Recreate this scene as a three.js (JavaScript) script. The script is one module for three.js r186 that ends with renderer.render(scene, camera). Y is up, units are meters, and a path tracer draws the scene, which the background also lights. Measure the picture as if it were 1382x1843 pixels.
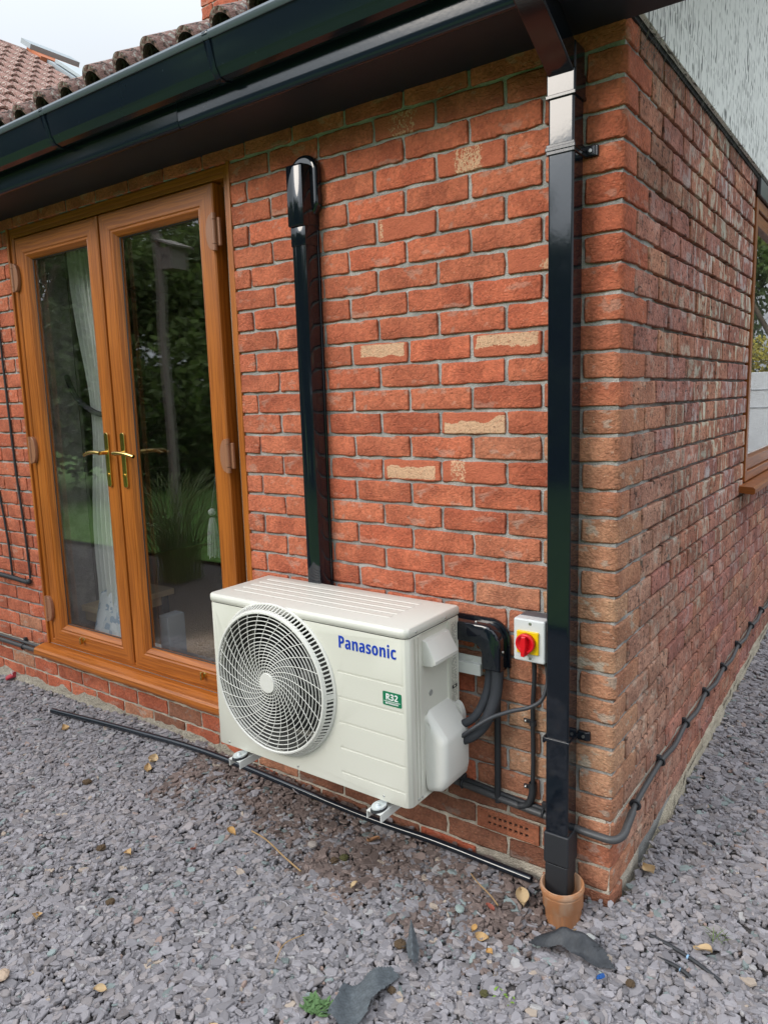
import * as THREE from 'three';
import { RoundedBoxGeometry } from 'three/addons/geometries/RoundedBoxGeometry.js';
import { ParametricGeometry } from 'three/addons/geometries/ParametricGeometry.js';
import { TextGeometry } from 'three/addons/geometries/TextGeometry.js';
import { FontLoader } from 'three/addons/loaders/FontLoader.js';
import { mergeGeometries, mergeVertices, toCreasedNormals } from 'three/addons/utils/BufferGeometryUtils.js';
import { Brush, Evaluator, SUBTRACTION } from 'three-bvh-csg';

// ---------------------------------------------------------------- camera, sky, sun, exposure
const scene = new THREE.Scene();
const camera = new THREE.PerspectiveCamera(69.85, 767 / 1024, 0.05, 400);
camera.rotation.order = 'YXZ';
camera.position.set(0.6387, 1.5364, 1.9619);
camera.rotation.set(-0.1527, 0.6272, -0.0300);
camera.updateMatrixWorld(true); camera.updateProjectionMatrix();

const renderer = new THREE.WebGLRenderer({ antialias: true });
renderer.setSize(767, 1024);
renderer.toneMapping = THREE.LinearToneMapping;
renderer.toneMappingExposure = 1.85;
renderer.shadowMap.enabled = true;
renderer.shadowMap.type = THREE.PCFSoftShadowMap;

// noise (also used for the cloud)
function rng(a) { return () => { a |= 0; a = a + 0x6D2B79F5 | 0; let t = Math.imul(a ^ a >>> 15, 1 | a); t = t + Math.imul(t ^ t >>> 7, 61 | t) ^ t; return ((t ^ t >>> 14) >>> 0) / 4294967296; }; }
function lattice(seed) { const r = rng(seed), a = new Float32Array(65536); for (let i = 0; i < 65536; i++) a[i] = r(); return a; }
const LAT = [lattice(11), lattice(23), lattice(37), lattice(53)];
function vn(x, y, px, py, s = 0) { // tileable value noise, period px,py cells
  const xi = Math.floor(x), yi = Math.floor(y), fx = x - xi, fy = y - yi, L = LAT[s & 3];
  const w = (a, p) => ((a % p) + p) % p, u = fx * fx * (3 - 2 * fx), v = fy * fy * (3 - 2 * fy);
  const x0 = w(xi, px), x1 = w(xi + 1, px), y0 = w(yi, py), y1 = w(yi + 1, py), h = (a, b) => L[((a * 157 + b * 263) ^ (b * 31 + s * 977)) & 65535];
  return (h(x0, y0) * (1 - u) + h(x1, y0) * u) * (1 - v) + (h(x0, y1) * (1 - u) + h(x1, y1) * u) * v;
}
function fbm(u, v, nx, ny, oct, s = 0) { let a = 0, t = 0, w = 1; for (let o = 0; o < oct; o++) { a += w * vn(u * nx, v * ny, nx, ny, s + o); t += w; w *= 0.55; nx *= 2; ny *= 2; } return a / t; }
{ // overcast sky: brighter overhead than at the horizon, thin uneven cloud
  const W = 256, H = 128, d = new Float32Array(W * H * 4);
  for (let j = 0; j < H; j++) for (let i = 0; i < W; i++) {
    const el = ((j + 0.5) / H - 0.5) * Math.PI, az = (i + 0.5) / W * Math.PI * 2, ph = az - Math.PI;
    const ang = Math.acos(Math.min(1, (Math.cos(el) * Math.cos(ph) * -4.2 + Math.sin(el) * 4.7 + Math.cos(el) * Math.sin(ph) * 8.0) / Math.hypot(4.2, 4.7, 8.0)));
    const glow = 2.6 * Math.exp(-((ang / 0.27) ** 2)) + 0.25 * Math.exp(-((ang / 0.8) ** 2)); // the sun behind thin cloud
    const s = Math.max(0, Math.sin(el));
    const cl = 1 + 0.22 * (fbm(az / (2 * Math.PI), el / Math.PI + 0.5, 9, 14, 4, 1) - 0.5);
    const L = el < 0 ? 0.2 : (0.37 + 0.22 * s + 0.95 * s * s * s) * cl + glow;
    const k = (j * W + i) * 4;
    d[k] = L * 0.92; d[k + 1] = L * 0.985; d[k + 2] = L * 1.06; d[k + 3] = 1;
  }
  const t = new THREE.DataTexture(d, W, H, THREE.RGBAFormat, THREE.FloatType);
  t.mapping = THREE.EquirectangularReflectionMapping; t.magFilter = t.minFilter = THREE.LinearFilter; t.wrapS = THREE.RepeatWrapping;
  t.needsUpdate = true;
  scene.background = t; scene.environment = t;
}
const sun = new THREE.DirectionalLight(0xfff1e0, 0.75);
sun.position.set(-5.2, 5.7, 8.0); sun.target.position.set(-1, 1, 0);
sun.castShadow = true; sun.shadow.radius = 42; sun.shadow.mapSize.set(2048, 2048);
Object.assign(sun.shadow.camera, { left: -8, right: 8, top: 8, bottom: -8, near: 0.5, far: 40 });
scene.add(sun, sun.target);

// ---------------------------------------------------------------- helpers
const V = (x, y, z) => new THREE.Vector3(x, y, z);
const used = {};
function numbered(n) { const k = used[n] = (used[n] ?? -1) + 1; return k ? n + '_' + String(k).padStart(3, '0') : n; }
function tag(o, label, category, group, kind) {
  if (label) o.userData.label = label;
  if (category) o.userData.category = category;
  if (group) o.userData.group = group;
  if (kind) o.userData.kind = kind;
  return o;
}
function thing(name, label, category, pos = [0, 0, 0], group) { const g = new THREE.Group(); g.name = numbered(name); g.position.set(...pos); scene.add(g); return tag(g, label, category, group); }
function mesh(name, geo, mat, parent = scene, pos) {
  const m = new THREE.Mesh(Array.isArray(geo) ? join(geo) : geo, mat);
  m.name = parent === scene ? numbered(name) : name; m.castShadow = m.receiveShadow = true;
  if (pos) m.position.set(...pos);
  parent.add(m); return m;
}
function struct(name, geo, mat, parent = scene) { const m = mesh(name, geo, mat, parent); m.userData.kind = 'structure'; return m; }
function plain(g) { // position, normal, uv only
  g = g.index ? g.toNonIndexed() : g;
  const o = new THREE.BufferGeometry();
  for (const n of ['position', 'normal', 'uv']) if (g.attributes[n]) o.setAttribute(n, g.attributes[n].clone());
  if (!o.attributes.normal) o.computeVertexNormals();
  if (!o.attributes.uv) o.setAttribute('uv', new THREE.BufferAttribute(new Float32Array(o.attributes.position.count * 2), 2));
  return o;
}
const join = gs => mergeGeometries(gs.map(plain));
function uvBox(g, s = 1, rot = false) { // box-projected uv in metres
  g = plain(g); const p = g.attributes.position, n = g.attributes.normal, u = g.attributes.uv;
  for (let i = 0; i < p.count; i++) {
    const ax = Math.abs(n.getX(i)), ay = Math.abs(n.getY(i)), az = Math.abs(n.getZ(i));
    let a, b;
    if (az >= ax && az >= ay) { a = p.getX(i); b = p.getY(i); } else if (ax >= ay) { a = p.getZ(i); b = p.getY(i); } else { a = p.getX(i); b = p.getZ(i); }
    rot ? u.setXY(i, b * s, a * s) : u.setXY(i, a * s, b * s);
  }
  return g;
}
const box = (x0, x1, y0, y1, z0, z1, r = 0) => { const g = r ? new RoundedBoxGeometry(x1 - x0, y1 - y0, z1 - z0, 2, r) : new THREE.BoxGeometry(x1 - x0, y1 - y0, z1 - z0); g.translate((x0 + x1) / 2, (y0 + y1) / 2, (z0 + z1) / 2); return g; };
function tube(pts, r, rs = 8, seg = 0, tension = 0.5) { const c = new THREE.CatmullRomCurve3(pts.map(p => V(...p)), false, 'catmullrom', tension); const g = new THREE.TubeGeometry(c, seg || pts.length * 6, r, rs); return g; }
function rod(a, b, r, rs = 10) { const A = V(...a), B = V(...b), g = new THREE.CylinderGeometry(r, r, A.distanceTo(B), rs); g.applyQuaternion(new THREE.Quaternion().setFromUnitVectors(V(0, 1, 0), B.clone().sub(A).normalize())); const m = A.add(B).multiplyScalar(0.5); g.translate(m.x, m.y, m.z); return g; }
function bar(a, b, w, d) { // square section bar from a to b
  const A = V(...a), B = V(...b), L = A.distanceTo(B), g = new RoundedBoxGeometry(w, d, L, 2, 0.004);
  const o = new THREE.Object3D(); o.position.copy(A).add(B).multiplyScalar(0.5); o.lookAt(B); o.updateMatrix(); g.applyMatrix4(o.matrix); return g;
}
function extrudeX(profile, x0, x1, bevel = 0) { // profile [[z,y]...] swept along x
  const s = new THREE.Shape(profile.map(p => new THREE.Vector2(-p[0], p[1])));
  const g = new THREE.ExtrudeGeometry(s, { depth: x1 - x0 - 2 * bevel, bevelEnabled: bevel > 0, bevelSize: bevel, bevelOffset: -bevel, bevelThickness: bevel, bevelSegments: 3, curveSegments: 8 });
  g.rotateY(Math.PI / 2); g.translate(x0 + bevel, 0, 0); return g;   // (x,y,z)->(z,y,-x)
}
function extrudeZ(profile, z0, z1, bevel = 0, segs = 3) { // profile [[x,y]...] swept along z
  const s = profile instanceof THREE.Shape ? profile : new THREE.Shape(profile.map(p => new THREE.Vector2(...p)));
  const g = new THREE.ExtrudeGeometry(s, { depth: z1 - z0 - 2 * bevel, bevelEnabled: bevel > 0, bevelSize: bevel, bevelOffset: -bevel, bevelThickness: bevel, bevelSegments: segs, curveSegments: 10 });
  g.translate(0, 0, z0 + bevel); return g;
}
function rrect(x0, x1, y0, y1, r) { const s = new THREE.Shape(); s.moveTo(x0 + r, y0); s.lineTo(x1 - r, y0); s.absarc(x1 - r, y0 + r, r, -Math.PI / 2, 0); s.lineTo(x1, y1 - r); s.absarc(x1 - r, y1 - r, r, 0, Math.PI / 2); s.lineTo(x0 + r, y1); s.absarc(x0 + r, y1 - r, r, Math.PI / 2, Math.PI); s.lineTo(x0, y0 + r); s.absarc(x0 + r, y0 + r, r, Math.PI, Math.PI * 1.5); return s; }

// ---------------------------------------------------------------- noise and textures
const sm = (a, b, x) => { const t = Math.min(1, Math.max(0, (x - a) / (b - a))); return t * t * (3 - 2 * t); };
const enc = x => Math.round(255 * Math.min(1, Math.max(0, x <= 0.0031308 ? 12.92 * x : 1.055 * Math.pow(x, 1 / 2.4) - 0.055)));
function tex(W, H, f, srgb = true) { // f(u,v) -> [r,g,b] linear, or a number
  const d = new Uint8Array(W * H * 4);
  for (let j = 0; j < H; j++) for (let i = 0; i < W; i++) {
    const c = f((i + 0.5) / W, (j + 0.5) / H), k = (j * W + i) * 4;
    if (srgb) { d[k] = enc(c[0]); d[k + 1] = enc(c[1]); d[k + 2] = enc(c[2]); } else { d[k] = d[k + 1] = d[k + 2] = Math.round(255 * Math.min(1, Math.max(0, c))); }
    d[k + 3] = 255;
  }
  const t = new THREE.DataTexture(d, W, H); t.wrapS = t.wrapT = THREE.RepeatWrapping; t.magFilter = THREE.LinearFilter; t.minFilter = THREE.LinearMipmapLinearFilter; t.generateMipmaps = true;
  if (srgb) t.colorSpace = THREE.SRGBColorSpace; t.needsUpdate = true; return t;
}
const mix = (a, b, t) => [a[0] + (b[0] - a[0]) * t, a[1] + (b[1] - a[1]) * t, a[2] + (b[2] - a[2]) * t];
const mul = (a, k) => [a[0] * k, a[1] * k, a[2] * k];
const rep = (t, x, y = x) => { const c = t.clone(); c.repeat.set(x, y); c.needsUpdate = true; return c; };
const std = (color, rough, extra = {}) => { const c = new THREE.Color(); Array.isArray(color) ? c.setRGB(...color) : c.set(color); return new THREE.MeshStandardMaterial({ color: c, roughness: rough, ...extra }); };
const phys = (color, rough, extra = {}) => { const c = new THREE.Color(); Array.isArray(color) ? c.setRGB(...color) : c.set(color); return new THREE.MeshPhysicalMaterial({ color: c, roughness: rough, ...extra }); };

// brick: 0.8 m tile
const crease = (u, v) => { const w = fbm(u, v, 12, 20, 3, 1); const q = vn(u * 26 + w * 3, v * 70 + w * 9, 26, 70, 2); return Math.pow(Math.abs(q - 0.5) * 2, 0.6); };
const brickMap = tex(1024, 1024, (u, v) => {
  const a = fbm(u, v, 10, 10, 5, 0), g = fbm(u, v, 120, 120, 2, 2), c = crease(u, v), sp = vn(u * 300, v * 300, 300, 300, 1);
  let col = mix([0.40, 0.100, 0.049], [0.525, 0.143, 0.071], sm(0.3, 0.7, a));
  col = mul(col, 0.70 + 0.60 * g);
  col = mul(col, 0.80 + 0.16 * Math.min(1, c * 2.2 - 0.0));
  const lm = fbm(u, v, 14, 22, 4, 3); col = mix(col, [0.46, 0.34, 0.27], 0.28 * sm(0.66, 0.76, lm)); if (sp > 0.93) col = mix(col, [0.62, 0.32, 0.2], 0.55); if (sp < 0.05) col = mul(col, 0.45);
  return col;
});
const brickBump = tex(1024, 1024, (u, v) => 0.42 * fbm(u, v, 24, 40, 4, 3) + 0.2 * Math.min(1, crease(u, v) * 1.8) + 0.38 * fbm(u, v, 150, 190, 2, 2), false);
const mortarMap = tex(512, 512, (u, v) => { const a = fbm(u, v, 8, 8, 4, 1), g = vn(u * 200, v * 200, 200, 200, 0); return mul(mix([0.25, 0.245, 0.235], [0.40, 0.39, 0.37], sm(0.25, 0.75, a)), 0.8 + 0.4 * g); });
const mortarBump = tex(512, 512, (u, v) => 0.5 * fbm(u, v, 40, 40, 3, 2) + 0.5 * vn(u * 180, v * 180, 180, 180, 3), false);
// golden oak foil: grain runs along u
const oakMap = tex(512, 1024, (u, v) => {
  const w = fbm(u, v, 2, 6, 3, 1), st = fbm(u + w * 0.02, v + w * 0.05, 3, 90, 3, 2), fine = vn(u * 24, v * 380, 24, 380, 3);
  let c = mix([0.29, 0.080, 0.010], [0.43, 0.130, 0.018], sm(0.3, 0.72, st)); c = mul(c, 0.92 + 0.16 * w); return mul(c, 0.92 + 0.13 * fine);
});
const soilMap = tex(512, 512, (u, v) => { const a = fbm(u, v, 12, 12, 5, 0), g = vn(u * 160, v * 160, 160, 160, 2); return mul(mix([0.045, 0.04, 0.038], [0.13, 0.115, 0.11], a), 0.6 + 0.8 * g); });
const soilBump = tex(512, 512, (u, v) => fbm(u, v, 30, 30, 4, 1), false);
const grassMap = tex(512, 512, (u, v) => { const a = fbm(u, v, 10, 10, 4, 0), g = vn(u * 240, v * 120, 240, 120, 2); return mul(mix([0.06, 0.15, 0.02], [0.13, 0.26, 0.045], a), 0.6 + 0.8 * g); });
const concMap = tex(512, 512, (u, v) => { const a = fbm(u, v, 9, 9, 5, 2), g = vn(u * 220, v * 220, 220, 220, 0); return mul(mix([0.27, 0.245, 0.20], [0.5, 0.47, 0.40], a), 0.8 + 0.4 * g); });
const tileMap = tex(512, 512, (u, v) => { const a = fbm(u, v, 10, 10, 4, 1), b = fbm(u, v, 40, 40, 3, 3), g = vn(u * 200, v * 200, 200, 200, 0); let c = mix([0.20, 0.11, 0.095], [0.36, 0.22, 0.19], a); if (b > 0.6) c = mix(c, [0.42, 0.40, 0.36], sm(0.6, 0.72, b)); if (b < 0.36) c = mix(c, [0.045, 0.035, 0.028], sm(0.36, 0.28, b)); return mul(c, 0.75 + 0.5 * g); });
const flakeMap = tex(1024, 1024, (u, v) => { // white paint split into short upright cracks
  const m = fbm(u, v, 5, 4, 3, 0), c = vn(u * 210 + 2 * vn(u * 40, v * 30, 40, 30, 1), v * 34, 210, 34, 1), c2 = vn(u * 150 + 3 * vn(u * 30, v * 20, 30, 20, 3), v * 22, 150, 22, 2), e = vn(u * 320, v * 60, 320, 60, 0);
  let col = mix([0.84, 0.855, 0.82], [0.91, 0.92, 0.89], m); const t = sm(0.69, 0.79, c * 0.8 + m * 0.22) * 0.8; col = mix(col, [0.13, 0.135, 0.13], t);
  const t2 = 0.9 * sm(0.78, 0.86, c2 * 0.85 + m * 0.2); col = mix(col, [0.08, 0.085, 0.085], t2); return mul(col, 0.92 + 0.12 * e);
});
const weaveMap = tex(256, 256, (u, v) => { const a = Math.sin(u * Math.PI * 100) * Math.sin(v * Math.PI * 100), n = fbm(u, v, 8, 8, 4, 1); return mul([0.05, 0.055, 0.06], 0.7 + 0.5 * a * 0.5 + 0.9 * n); });
const dustBump = tex(256, 256, (u, v) => fbm(u, v, 60, 60, 3, 1), false);
const paintBump = tex(256, 256, (u, v) => fbm(u, v, 50, 50, 2, 2), false);

const speckMap = (() => { const N = 1024, d = new Uint8Array(N * N * 4), r = rng(19); const base = [enc(0.013), enc(0.021), enc(0.036)]; for (let i = 0; i < N * N; i++) { d[i * 4] = base[0]; d[i * 4 + 1] = base[1]; d[i * 4 + 2] = base[2]; d[i * 4 + 3] = 255; }
  for (let k = 0; k < 70; k++) { let x = r() * N, y = r() * N; const a = r() * 6.28, L = 2 + r() * 7, b = 60 + r() * 70; for (let t = 0; t < L; t++) { x += Math.cos(a + r()); y += Math.sin(a + r()); const q = ((Math.floor(y) + N) % N * N + (Math.floor(x) + N) % N) * 4; d[q] = b * 0.8; d[q + 1] = b * 0.9; d[q + 2] = b; const q2 = q + 4 < d.length ? q + 4 : q; d[q2] = b * 0.6; d[q2 + 1] = b * 0.7; d[q2 + 2] = b * 0.8; } }
  const t = new THREE.DataTexture(d, N, N); t.wrapS = t.wrapT = THREE.RepeatWrapping; t.magFilter = THREE.LinearFilter; t.minFilter = THREE.LinearMipmapLinearFilter; t.generateMipmaps = true; t.colorSpace = THREE.SRGBColorSpace; t.needsUpdate = true; return t; })();
const M = {
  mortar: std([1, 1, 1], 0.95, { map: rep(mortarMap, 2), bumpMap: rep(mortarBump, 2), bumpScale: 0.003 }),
  sidemortar: std([0.72, 0.70, 0.69], 0.95, { map: rep(mortarMap, 2), bumpMap: rep(mortarBump, 2), bumpScale: 0.003 }),  // darker copy of mortar: shadow in the raked joints put into the colour
  palemortar: std([1.5, 1.35, 1.15], 0.95, { map: rep(mortarMap, 2), bumpMap: rep(mortarBump, 2), bumpScale: 0.004 }),
  oak: phys([1, 1, 1], 0.36, { map: rep(oakMap, 1.4, 2.2), bumpMap: rep(paintBump, 6), bumpScale: 0.0002 }),
  brown: phys([0.27, 0.10, 0.035], 0.4),
  hinge: phys([0.30, 0.135, 0.075], 0.35),
  gasket: std([0.012, 0.010, 0.010], 0.6),
  brass: std([0.66, 0.47, 0.16], 0.22, { metalness: 1 }),
  black: phys([0.005, 0.008, 0.013], 0.06, { ior: 1.56, bumpMap: rep(dustBump, 2), bumpScale: 0.00003 }),
  glossblack: phys([0.009, 0.013, 0.020], 0.10, { ior: 1.6 }),
  soffit: phys([0.8, 0.8, 0.8], 0.5, { map: rep(speckMap, 1.0) }),
  gutter: phys([0.75, 0.75, 0.75], 0.13, { ior: 1.45, map: rep(speckMap, 1.0), bumpMap: rep(dustBump, 2), bumpScale: 0.00006 }),
  matt: std([0.022, 0.024, 0.028], 0.55),
  foam: std([0.035, 0.038, 0.045], 0.75, { bumpMap: rep(dustBump, 8), bumpScale: 0.0006 }),
  greypipe: std([0.06, 0.06, 0.062], 0.45),
  cream: phys([0.66, 0.65, 0.57], 0.38, { bumpMap: rep(paintBump, 8), bumpScale: 0.00012 }),
  creamlid: phys([0.66, 0.65, 0.585], 0.42, { bumpMap: rep(paintBump, 8), bumpScale: 0.00012 }),
  plasticcream: phys([0.70, 0.69, 0.64], 0.4),
  fandark: std([0.03, 0.032, 0.034], 0.5),
  cavity: std([0.012, 0.013, 0.014], 0.8),
  blue: std([0.005, 0.045, 0.42], 0.4),
  green: std([0.0, 0.17, 0.075], 0.45), white: std([0.8, 0.8, 0.78], 0.45),
  bracket: phys([0.68, 0.69, 0.66], 0.4), zinc: std([0.70, 0.74, 0.75], 0.42, { metalness: 0.55 }),
  screw: std([0.55, 0.55, 0.53], 0.3, { metalness: 1 }),
  isogrey: phys([0.60, 0.62, 0.62], 0.4), isodark: std([0.10, 0.10, 0.11], 0.5), yellow: phys([0.78, 0.50, 0.0], 0.35), red: phys([0.62, 0.004, 0.012], 0.3),
  terracotta: phys([1, 1, 1], 0.55, { map: tex(256, 256, (u, v) => mix([0.46, 0.205, 0.09], [0.52, 0.36, 0.25], sm(0.42, 0.7, fbm(u, v, 10, 6, 4, 1)) * 0.65)), bumpMap: rep(dustBump, 6), bumpScale: 0.0004 }),
  lead: std([0.30, 0.34, 0.36], 0.55), orange: std([0.5, 0.17, 0.08], 0.9),
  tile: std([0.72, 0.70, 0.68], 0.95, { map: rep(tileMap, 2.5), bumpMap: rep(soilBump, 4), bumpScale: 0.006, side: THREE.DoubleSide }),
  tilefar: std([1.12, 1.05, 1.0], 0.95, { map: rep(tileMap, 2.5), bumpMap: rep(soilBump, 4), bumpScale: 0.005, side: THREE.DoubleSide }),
  flake: std([1, 1, 1], 0.75, { map: rep(flakeMap, 1), bumpMap: rep(dustBump, 3), bumpScale: 0.0005 }),
  concrete: std([1, 1, 1], 0.95, { map: rep(concMap, 2), bumpMap: rep(soilBump, 3), bumpScale: 0.01 }),
  soil: std([1, 1, 1], 1, { map: rep(soilMap, 2), bumpMap: rep(soilBump, 2), bumpScale: 0.012 }),
  lawn: std([1, 1, 1], 1, { map: rep(grassMap, 1.5) }),
  weave: std([0.55, 0.55, 0.58], 0.55, { map: rep(weaveMap, 4), side: THREE.DoubleSide }),
  weavegrey: std([1.5, 1.58, 1.6], 0.8, { map: rep(weaveMap, 4), side: THREE.DoubleSide }),
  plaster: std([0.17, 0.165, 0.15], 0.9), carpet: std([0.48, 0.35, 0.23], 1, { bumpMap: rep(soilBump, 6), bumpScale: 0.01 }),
  curtain: std([0.66, 0.68, 0.64], 0.9, { side: THREE.DoubleSide }), rope: std([0.03, 0.03, 0.035], 0.9), tassel: std([0.24, 0.25, 0.25], 0.9),
  creamwood: std([0.62, 0.48, 0.29], 0.6), darkwood: std([0.05, 0.045, 0.05], 0.6),
  bark: std([0.16, 0.125, 0.09], 0.95, { bumpMap: rep(soilBump, 2), bumpScale: 0.02 }), oldwood: std([0.33, 0.30, 0.26], 0.9),
  leafA: phys([0.11, 0.18, 0.045], 0.9, { transmission: 0.4, thickness: 0, side: THREE.DoubleSide }), leafB: phys([0.18, 0.26, 0.07], 0.9, { transmission: 0.4, thickness: 0, side: THREE.DoubleSide }),
  reed: phys([0.24, 0.34, 0.09], 0.8, { transmission: 0.3, thickness: 0, side: THREE.DoubleSide }),
  pane: new THREE.MeshPhysicalMaterial({ color: 0xffffff, roughness: 0, transmission: 1, thickness: 0, ior: 1.85 }),
};
// ---------------------------------------------------------------- ground
const inHouse = (x, z) => x < 0.0 && z < 0.0;
function groundY(x, z) {
  let y = 0;
  if (z >= 0) { const k = x < 0.1 ? sm(0.15, -0.3, x) : 0; y += (0.035 + 0.03 * sm(-1.0, -1.7, x) * sm(-3.2, -2.2, x)) * k * Math.exp(-z / 0.22); y += 0.03 * Math.exp(-z / 0.2) * (x >= -0.15 ? sm(0.3, 0, x) : 0.5); }
  else y += 0.015 + Math.min(0.15, 0.042 * -z);
  y -= 0.045 * Math.exp(-((x + 0.11) ** 2 + (z - 0.13) ** 2) / 0.012);
  const n = vn(x * 3.1 + 50, z * 3.1 + 50, 256, 256, 1) - 0.5, m = vn(x * 9 + 50, z * 9 + 50, 1024, 1024, 2) - 0.5;
  return y + 0.022 * n + 0.010 * m;
}
{
  const xs = [], zs = [], grid = (a, list, near0, near1, step) => { for (const q of [-120, -60, -30, -18, -12, -9, -7, -6]) list.push(q); for (let q = near0; q <= near1 + 1e-6; q += step) list.push(q); for (const q of [5, 6, 8, 11, 16, 25, 45, 80, 120]) list.push(q); };
  grid(0, xs, -5.2, 3, 0.06); grid(0, zs, -5.2, 3.6, 0.06);
  const nx = xs.length, nz = zs.length, P = [], U = [], I = [];
  for (const z of zs) for (const x of xs) { P.push(x, inHouse(x - 0.03, z + 0.03) ? -0.06 : groundY(x, z) - 0.008, z); U.push(x, z); }
  for (let j = 0; j < nz - 1; j++) for (let i = 0; i < nx - 1; i++) { const a = j * nx + i; I.push(a, a + nx, a + 1, a + 1, a + nx, a + nx + 1); }
  const g = new THREE.BufferGeometry(); g.setAttribute('position', new THREE.Float32BufferAttribute(P, 3)); g.setAttribute('uv', new THREE.Float32BufferAttribute(U, 2)); g.setIndex(I); g.computeVertexNormals();
  struct('ground', g, M.soil);
  const lg = new THREE.PlaneGeometry(160, 130, 40, 40); lg.rotateX(-Math.PI / 2);
  const lp = lg.attributes.position, lu = lg.attributes.uv;
  const L = uvBox(lg.clone().translate(-20, 0.035, 67.6)); struct('lawn', L, M.lawn);
}
// ---------------------------------------------------------------- the house: brick walls
const house = thing('brick_house', 'red brick house extension with black eaves, oak coloured patio doors and pantiled roof', 'house');
const yk = k => 2.40 - 0.075 * k;
const D0 = -2.975, D1 = -1.44, SILL = 0.325, DTOP = 2.398;           // door opening
const WZ = -1.80, WB = 1.10, WT = 2.375;                              // side window: edge, bottom, top
function patchGeo(P, w, h, seed, o = {}) { // brick face over path P(s,depth) s in 0..w, rounded and uneven, ring folded back into the wall
  const r = rng(seed), nx = o.nx ?? 11, ny = o.ny ?? 4, rr = o.round ?? 0.0035;
  const sx = [], sy = [], hx = w / 2, hy = h / 2; const ph = r() * 50, tw = (r() - 0.5) * 0.004, tl = (r() - 0.5) * 0.003;
  const cols = [-1e3, ...Array.from({ length: nx + 1 }, (_, i) => i / nx), 1e3], rows = [-1e3, ...Array.from({ length: ny + 1 }, (_, i) => i / ny), 1e3];
  const pos = [], uv = [], idx = [], N = cols.length; const ou = r(), ov = r();
  rows.forEach((b) => cols.forEach((a) => {
    const back = a < -1 || a > 2 || b < -1 || b > 2, A = Math.min(1, Math.max(0, a)), B = Math.min(1, Math.max(0, b));
    // squeeze outer cells to the rim
    const ea = A < 1e-6 ? 0 : A > 1 - 1e-6 ? 1 : 0.022 * 0.215 / Math.max(w, 0.05) + (A - 1 / nx) / (1 - 2 / nx) * (1 - 0.044 * 0.215 / Math.max(w, 0.05)), eb = B < 1e-6 ? 0 : B > 1 - 1e-6 ? 1 : 0.065 + (B - 1 / ny) / (1 - 2 / ny) * 0.87;
    let s = ea * w, y = (eb - 0.5) * h;
    const jx = (vn(y * 40 + ph, (A < 0.5 ? 3 : 7) + ph, 9999, 9999, 1) - 0.5) * 0.007, jy = (vn(s * 34 + ph, (B < 0.5 ? 1 : 5) + ph, 9999, 9999, 2) - 0.5) * 0.006 + (vn(s * 110 + ph, (B < 0.5 ? 1 : 5) + ph, 9999, 9999, 3) - 0.5) * 0.003;
    if (A < 1e-6 || A > 1 - 1e-6) s += jx * (o.fix === 'r' && A > 0.5 || o.fix === 'l' && A < 0.5 ? 0 : 1); if (B < 1e-6 || B > 1 - 1e-6) y += jy;
    const cornerA = Math.abs(A - 0.5) > 0.5 - 1e-6, cornerB = Math.abs(B - 0.5) > 0.5 - 1e-6;
    if (cornerA && cornerB) { s += (A < 0.5 ? 1 : -1) * rr * 0.55; y += (B < 0.5 ? 1 : -1) * rr * 0.55; }
    let d = (vn(s * 22 + ph, y * 30 + ph, 9999, 9999, 3) - 0.5) * 0.005 + (vn(s * 60 + ph, y * 90, 9999, 9999, 0) - 0.5) * 0.0022 + tw * (A - 0.5) + tl * (B - 0.5);
    if (cornerA || cornerB) d -= 0.0020; if (back) d = -0.024;
    const q = P(s, d); pos.push(q[0], y, q[1]); uv.push((o.uv ? o.uv(s, y) : [(s * 1.25 + ou), (y * 1.25 + ov)])[0], (o.uv ? o.uv(s, y) : [0, y * 1.25 + ov])[1]);
  }));
  for (let j = 0; j < rows.length - 1; j++) for (let i = 0; i < N - 1; i++) { const a = j * N + i; idx.push(a, a + 1, a + N, a + 1, a + N + 1, a + N); }
  const g = new THREE.BufferGeometry(); g.setAttribute('position', new THREE.Float32BufferAttribute(pos, 3)); g.setAttribute('uv', new THREE.Float32BufferAttribute(uv, 2)); g.setIndex(idx); g.computeVertexNormals(); return g;
}
const frontPath = w => (s, d) => [s - w / 2, d];
const sideWallMap = tex(1024, 1024, (u, v) => { // 3.2 m along the wall x 2.6 m up: brick with runs of white lime and paint
  const a = fbm(u, v, 36, 30, 4, 0), g = fbm(u, v, 300, 260, 2, 2), dk = vn(u * 360, v * 300, 360, 300, 1), c = crease((u * 4) % 1, (v * 3.2) % 1);
  let col = mix([0.31, 0.118, 0.082], [0.45, 0.188, 0.134], sm(0.3, 0.7, a)); col = mul(col, 0.66 + 0.62 * g); col = mul(col, 0.72 + 0.28 * Math.min(1, c * 2));
  if (dk < 0.17) col = mul(col, 0.32);
  const far = sm(0.05, 0.34, u) * sm(0.15, 0.55, v);
  const st = vn(u * 130 + 1.2 * vn(u * 30, v * 25, 30, 25, 3), v * 7, 130, 7, 2), br = fbm(u, v, 180, 60, 3, 3);
  col = mix(col, [0.60, 0.56, 0.52], far * sm(0.62, 0.86, st) * sm(0.35, 0.6, br) * 0.85);
  const lime = fbm(u, v, 90, 70, 3, 1); col = mix(col, [0.52, 0.45, 0.40], 0.6 * sm(0.57, 0.73, lime) * (0.3 + far));
  return col;
});
const R0 = rng(4);
const TINT = { red: [], buff: [], dark: [] };
for (let i = 0; i < 8; i++) { const k = 0.90 + 0.026 * i, h = (R0() - 0.5) * 0.16; TINT.red.push([k * (1 + h * 0.2), k * (1 - h * 0.5), k * (1 - h * 0.6)]); }
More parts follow.
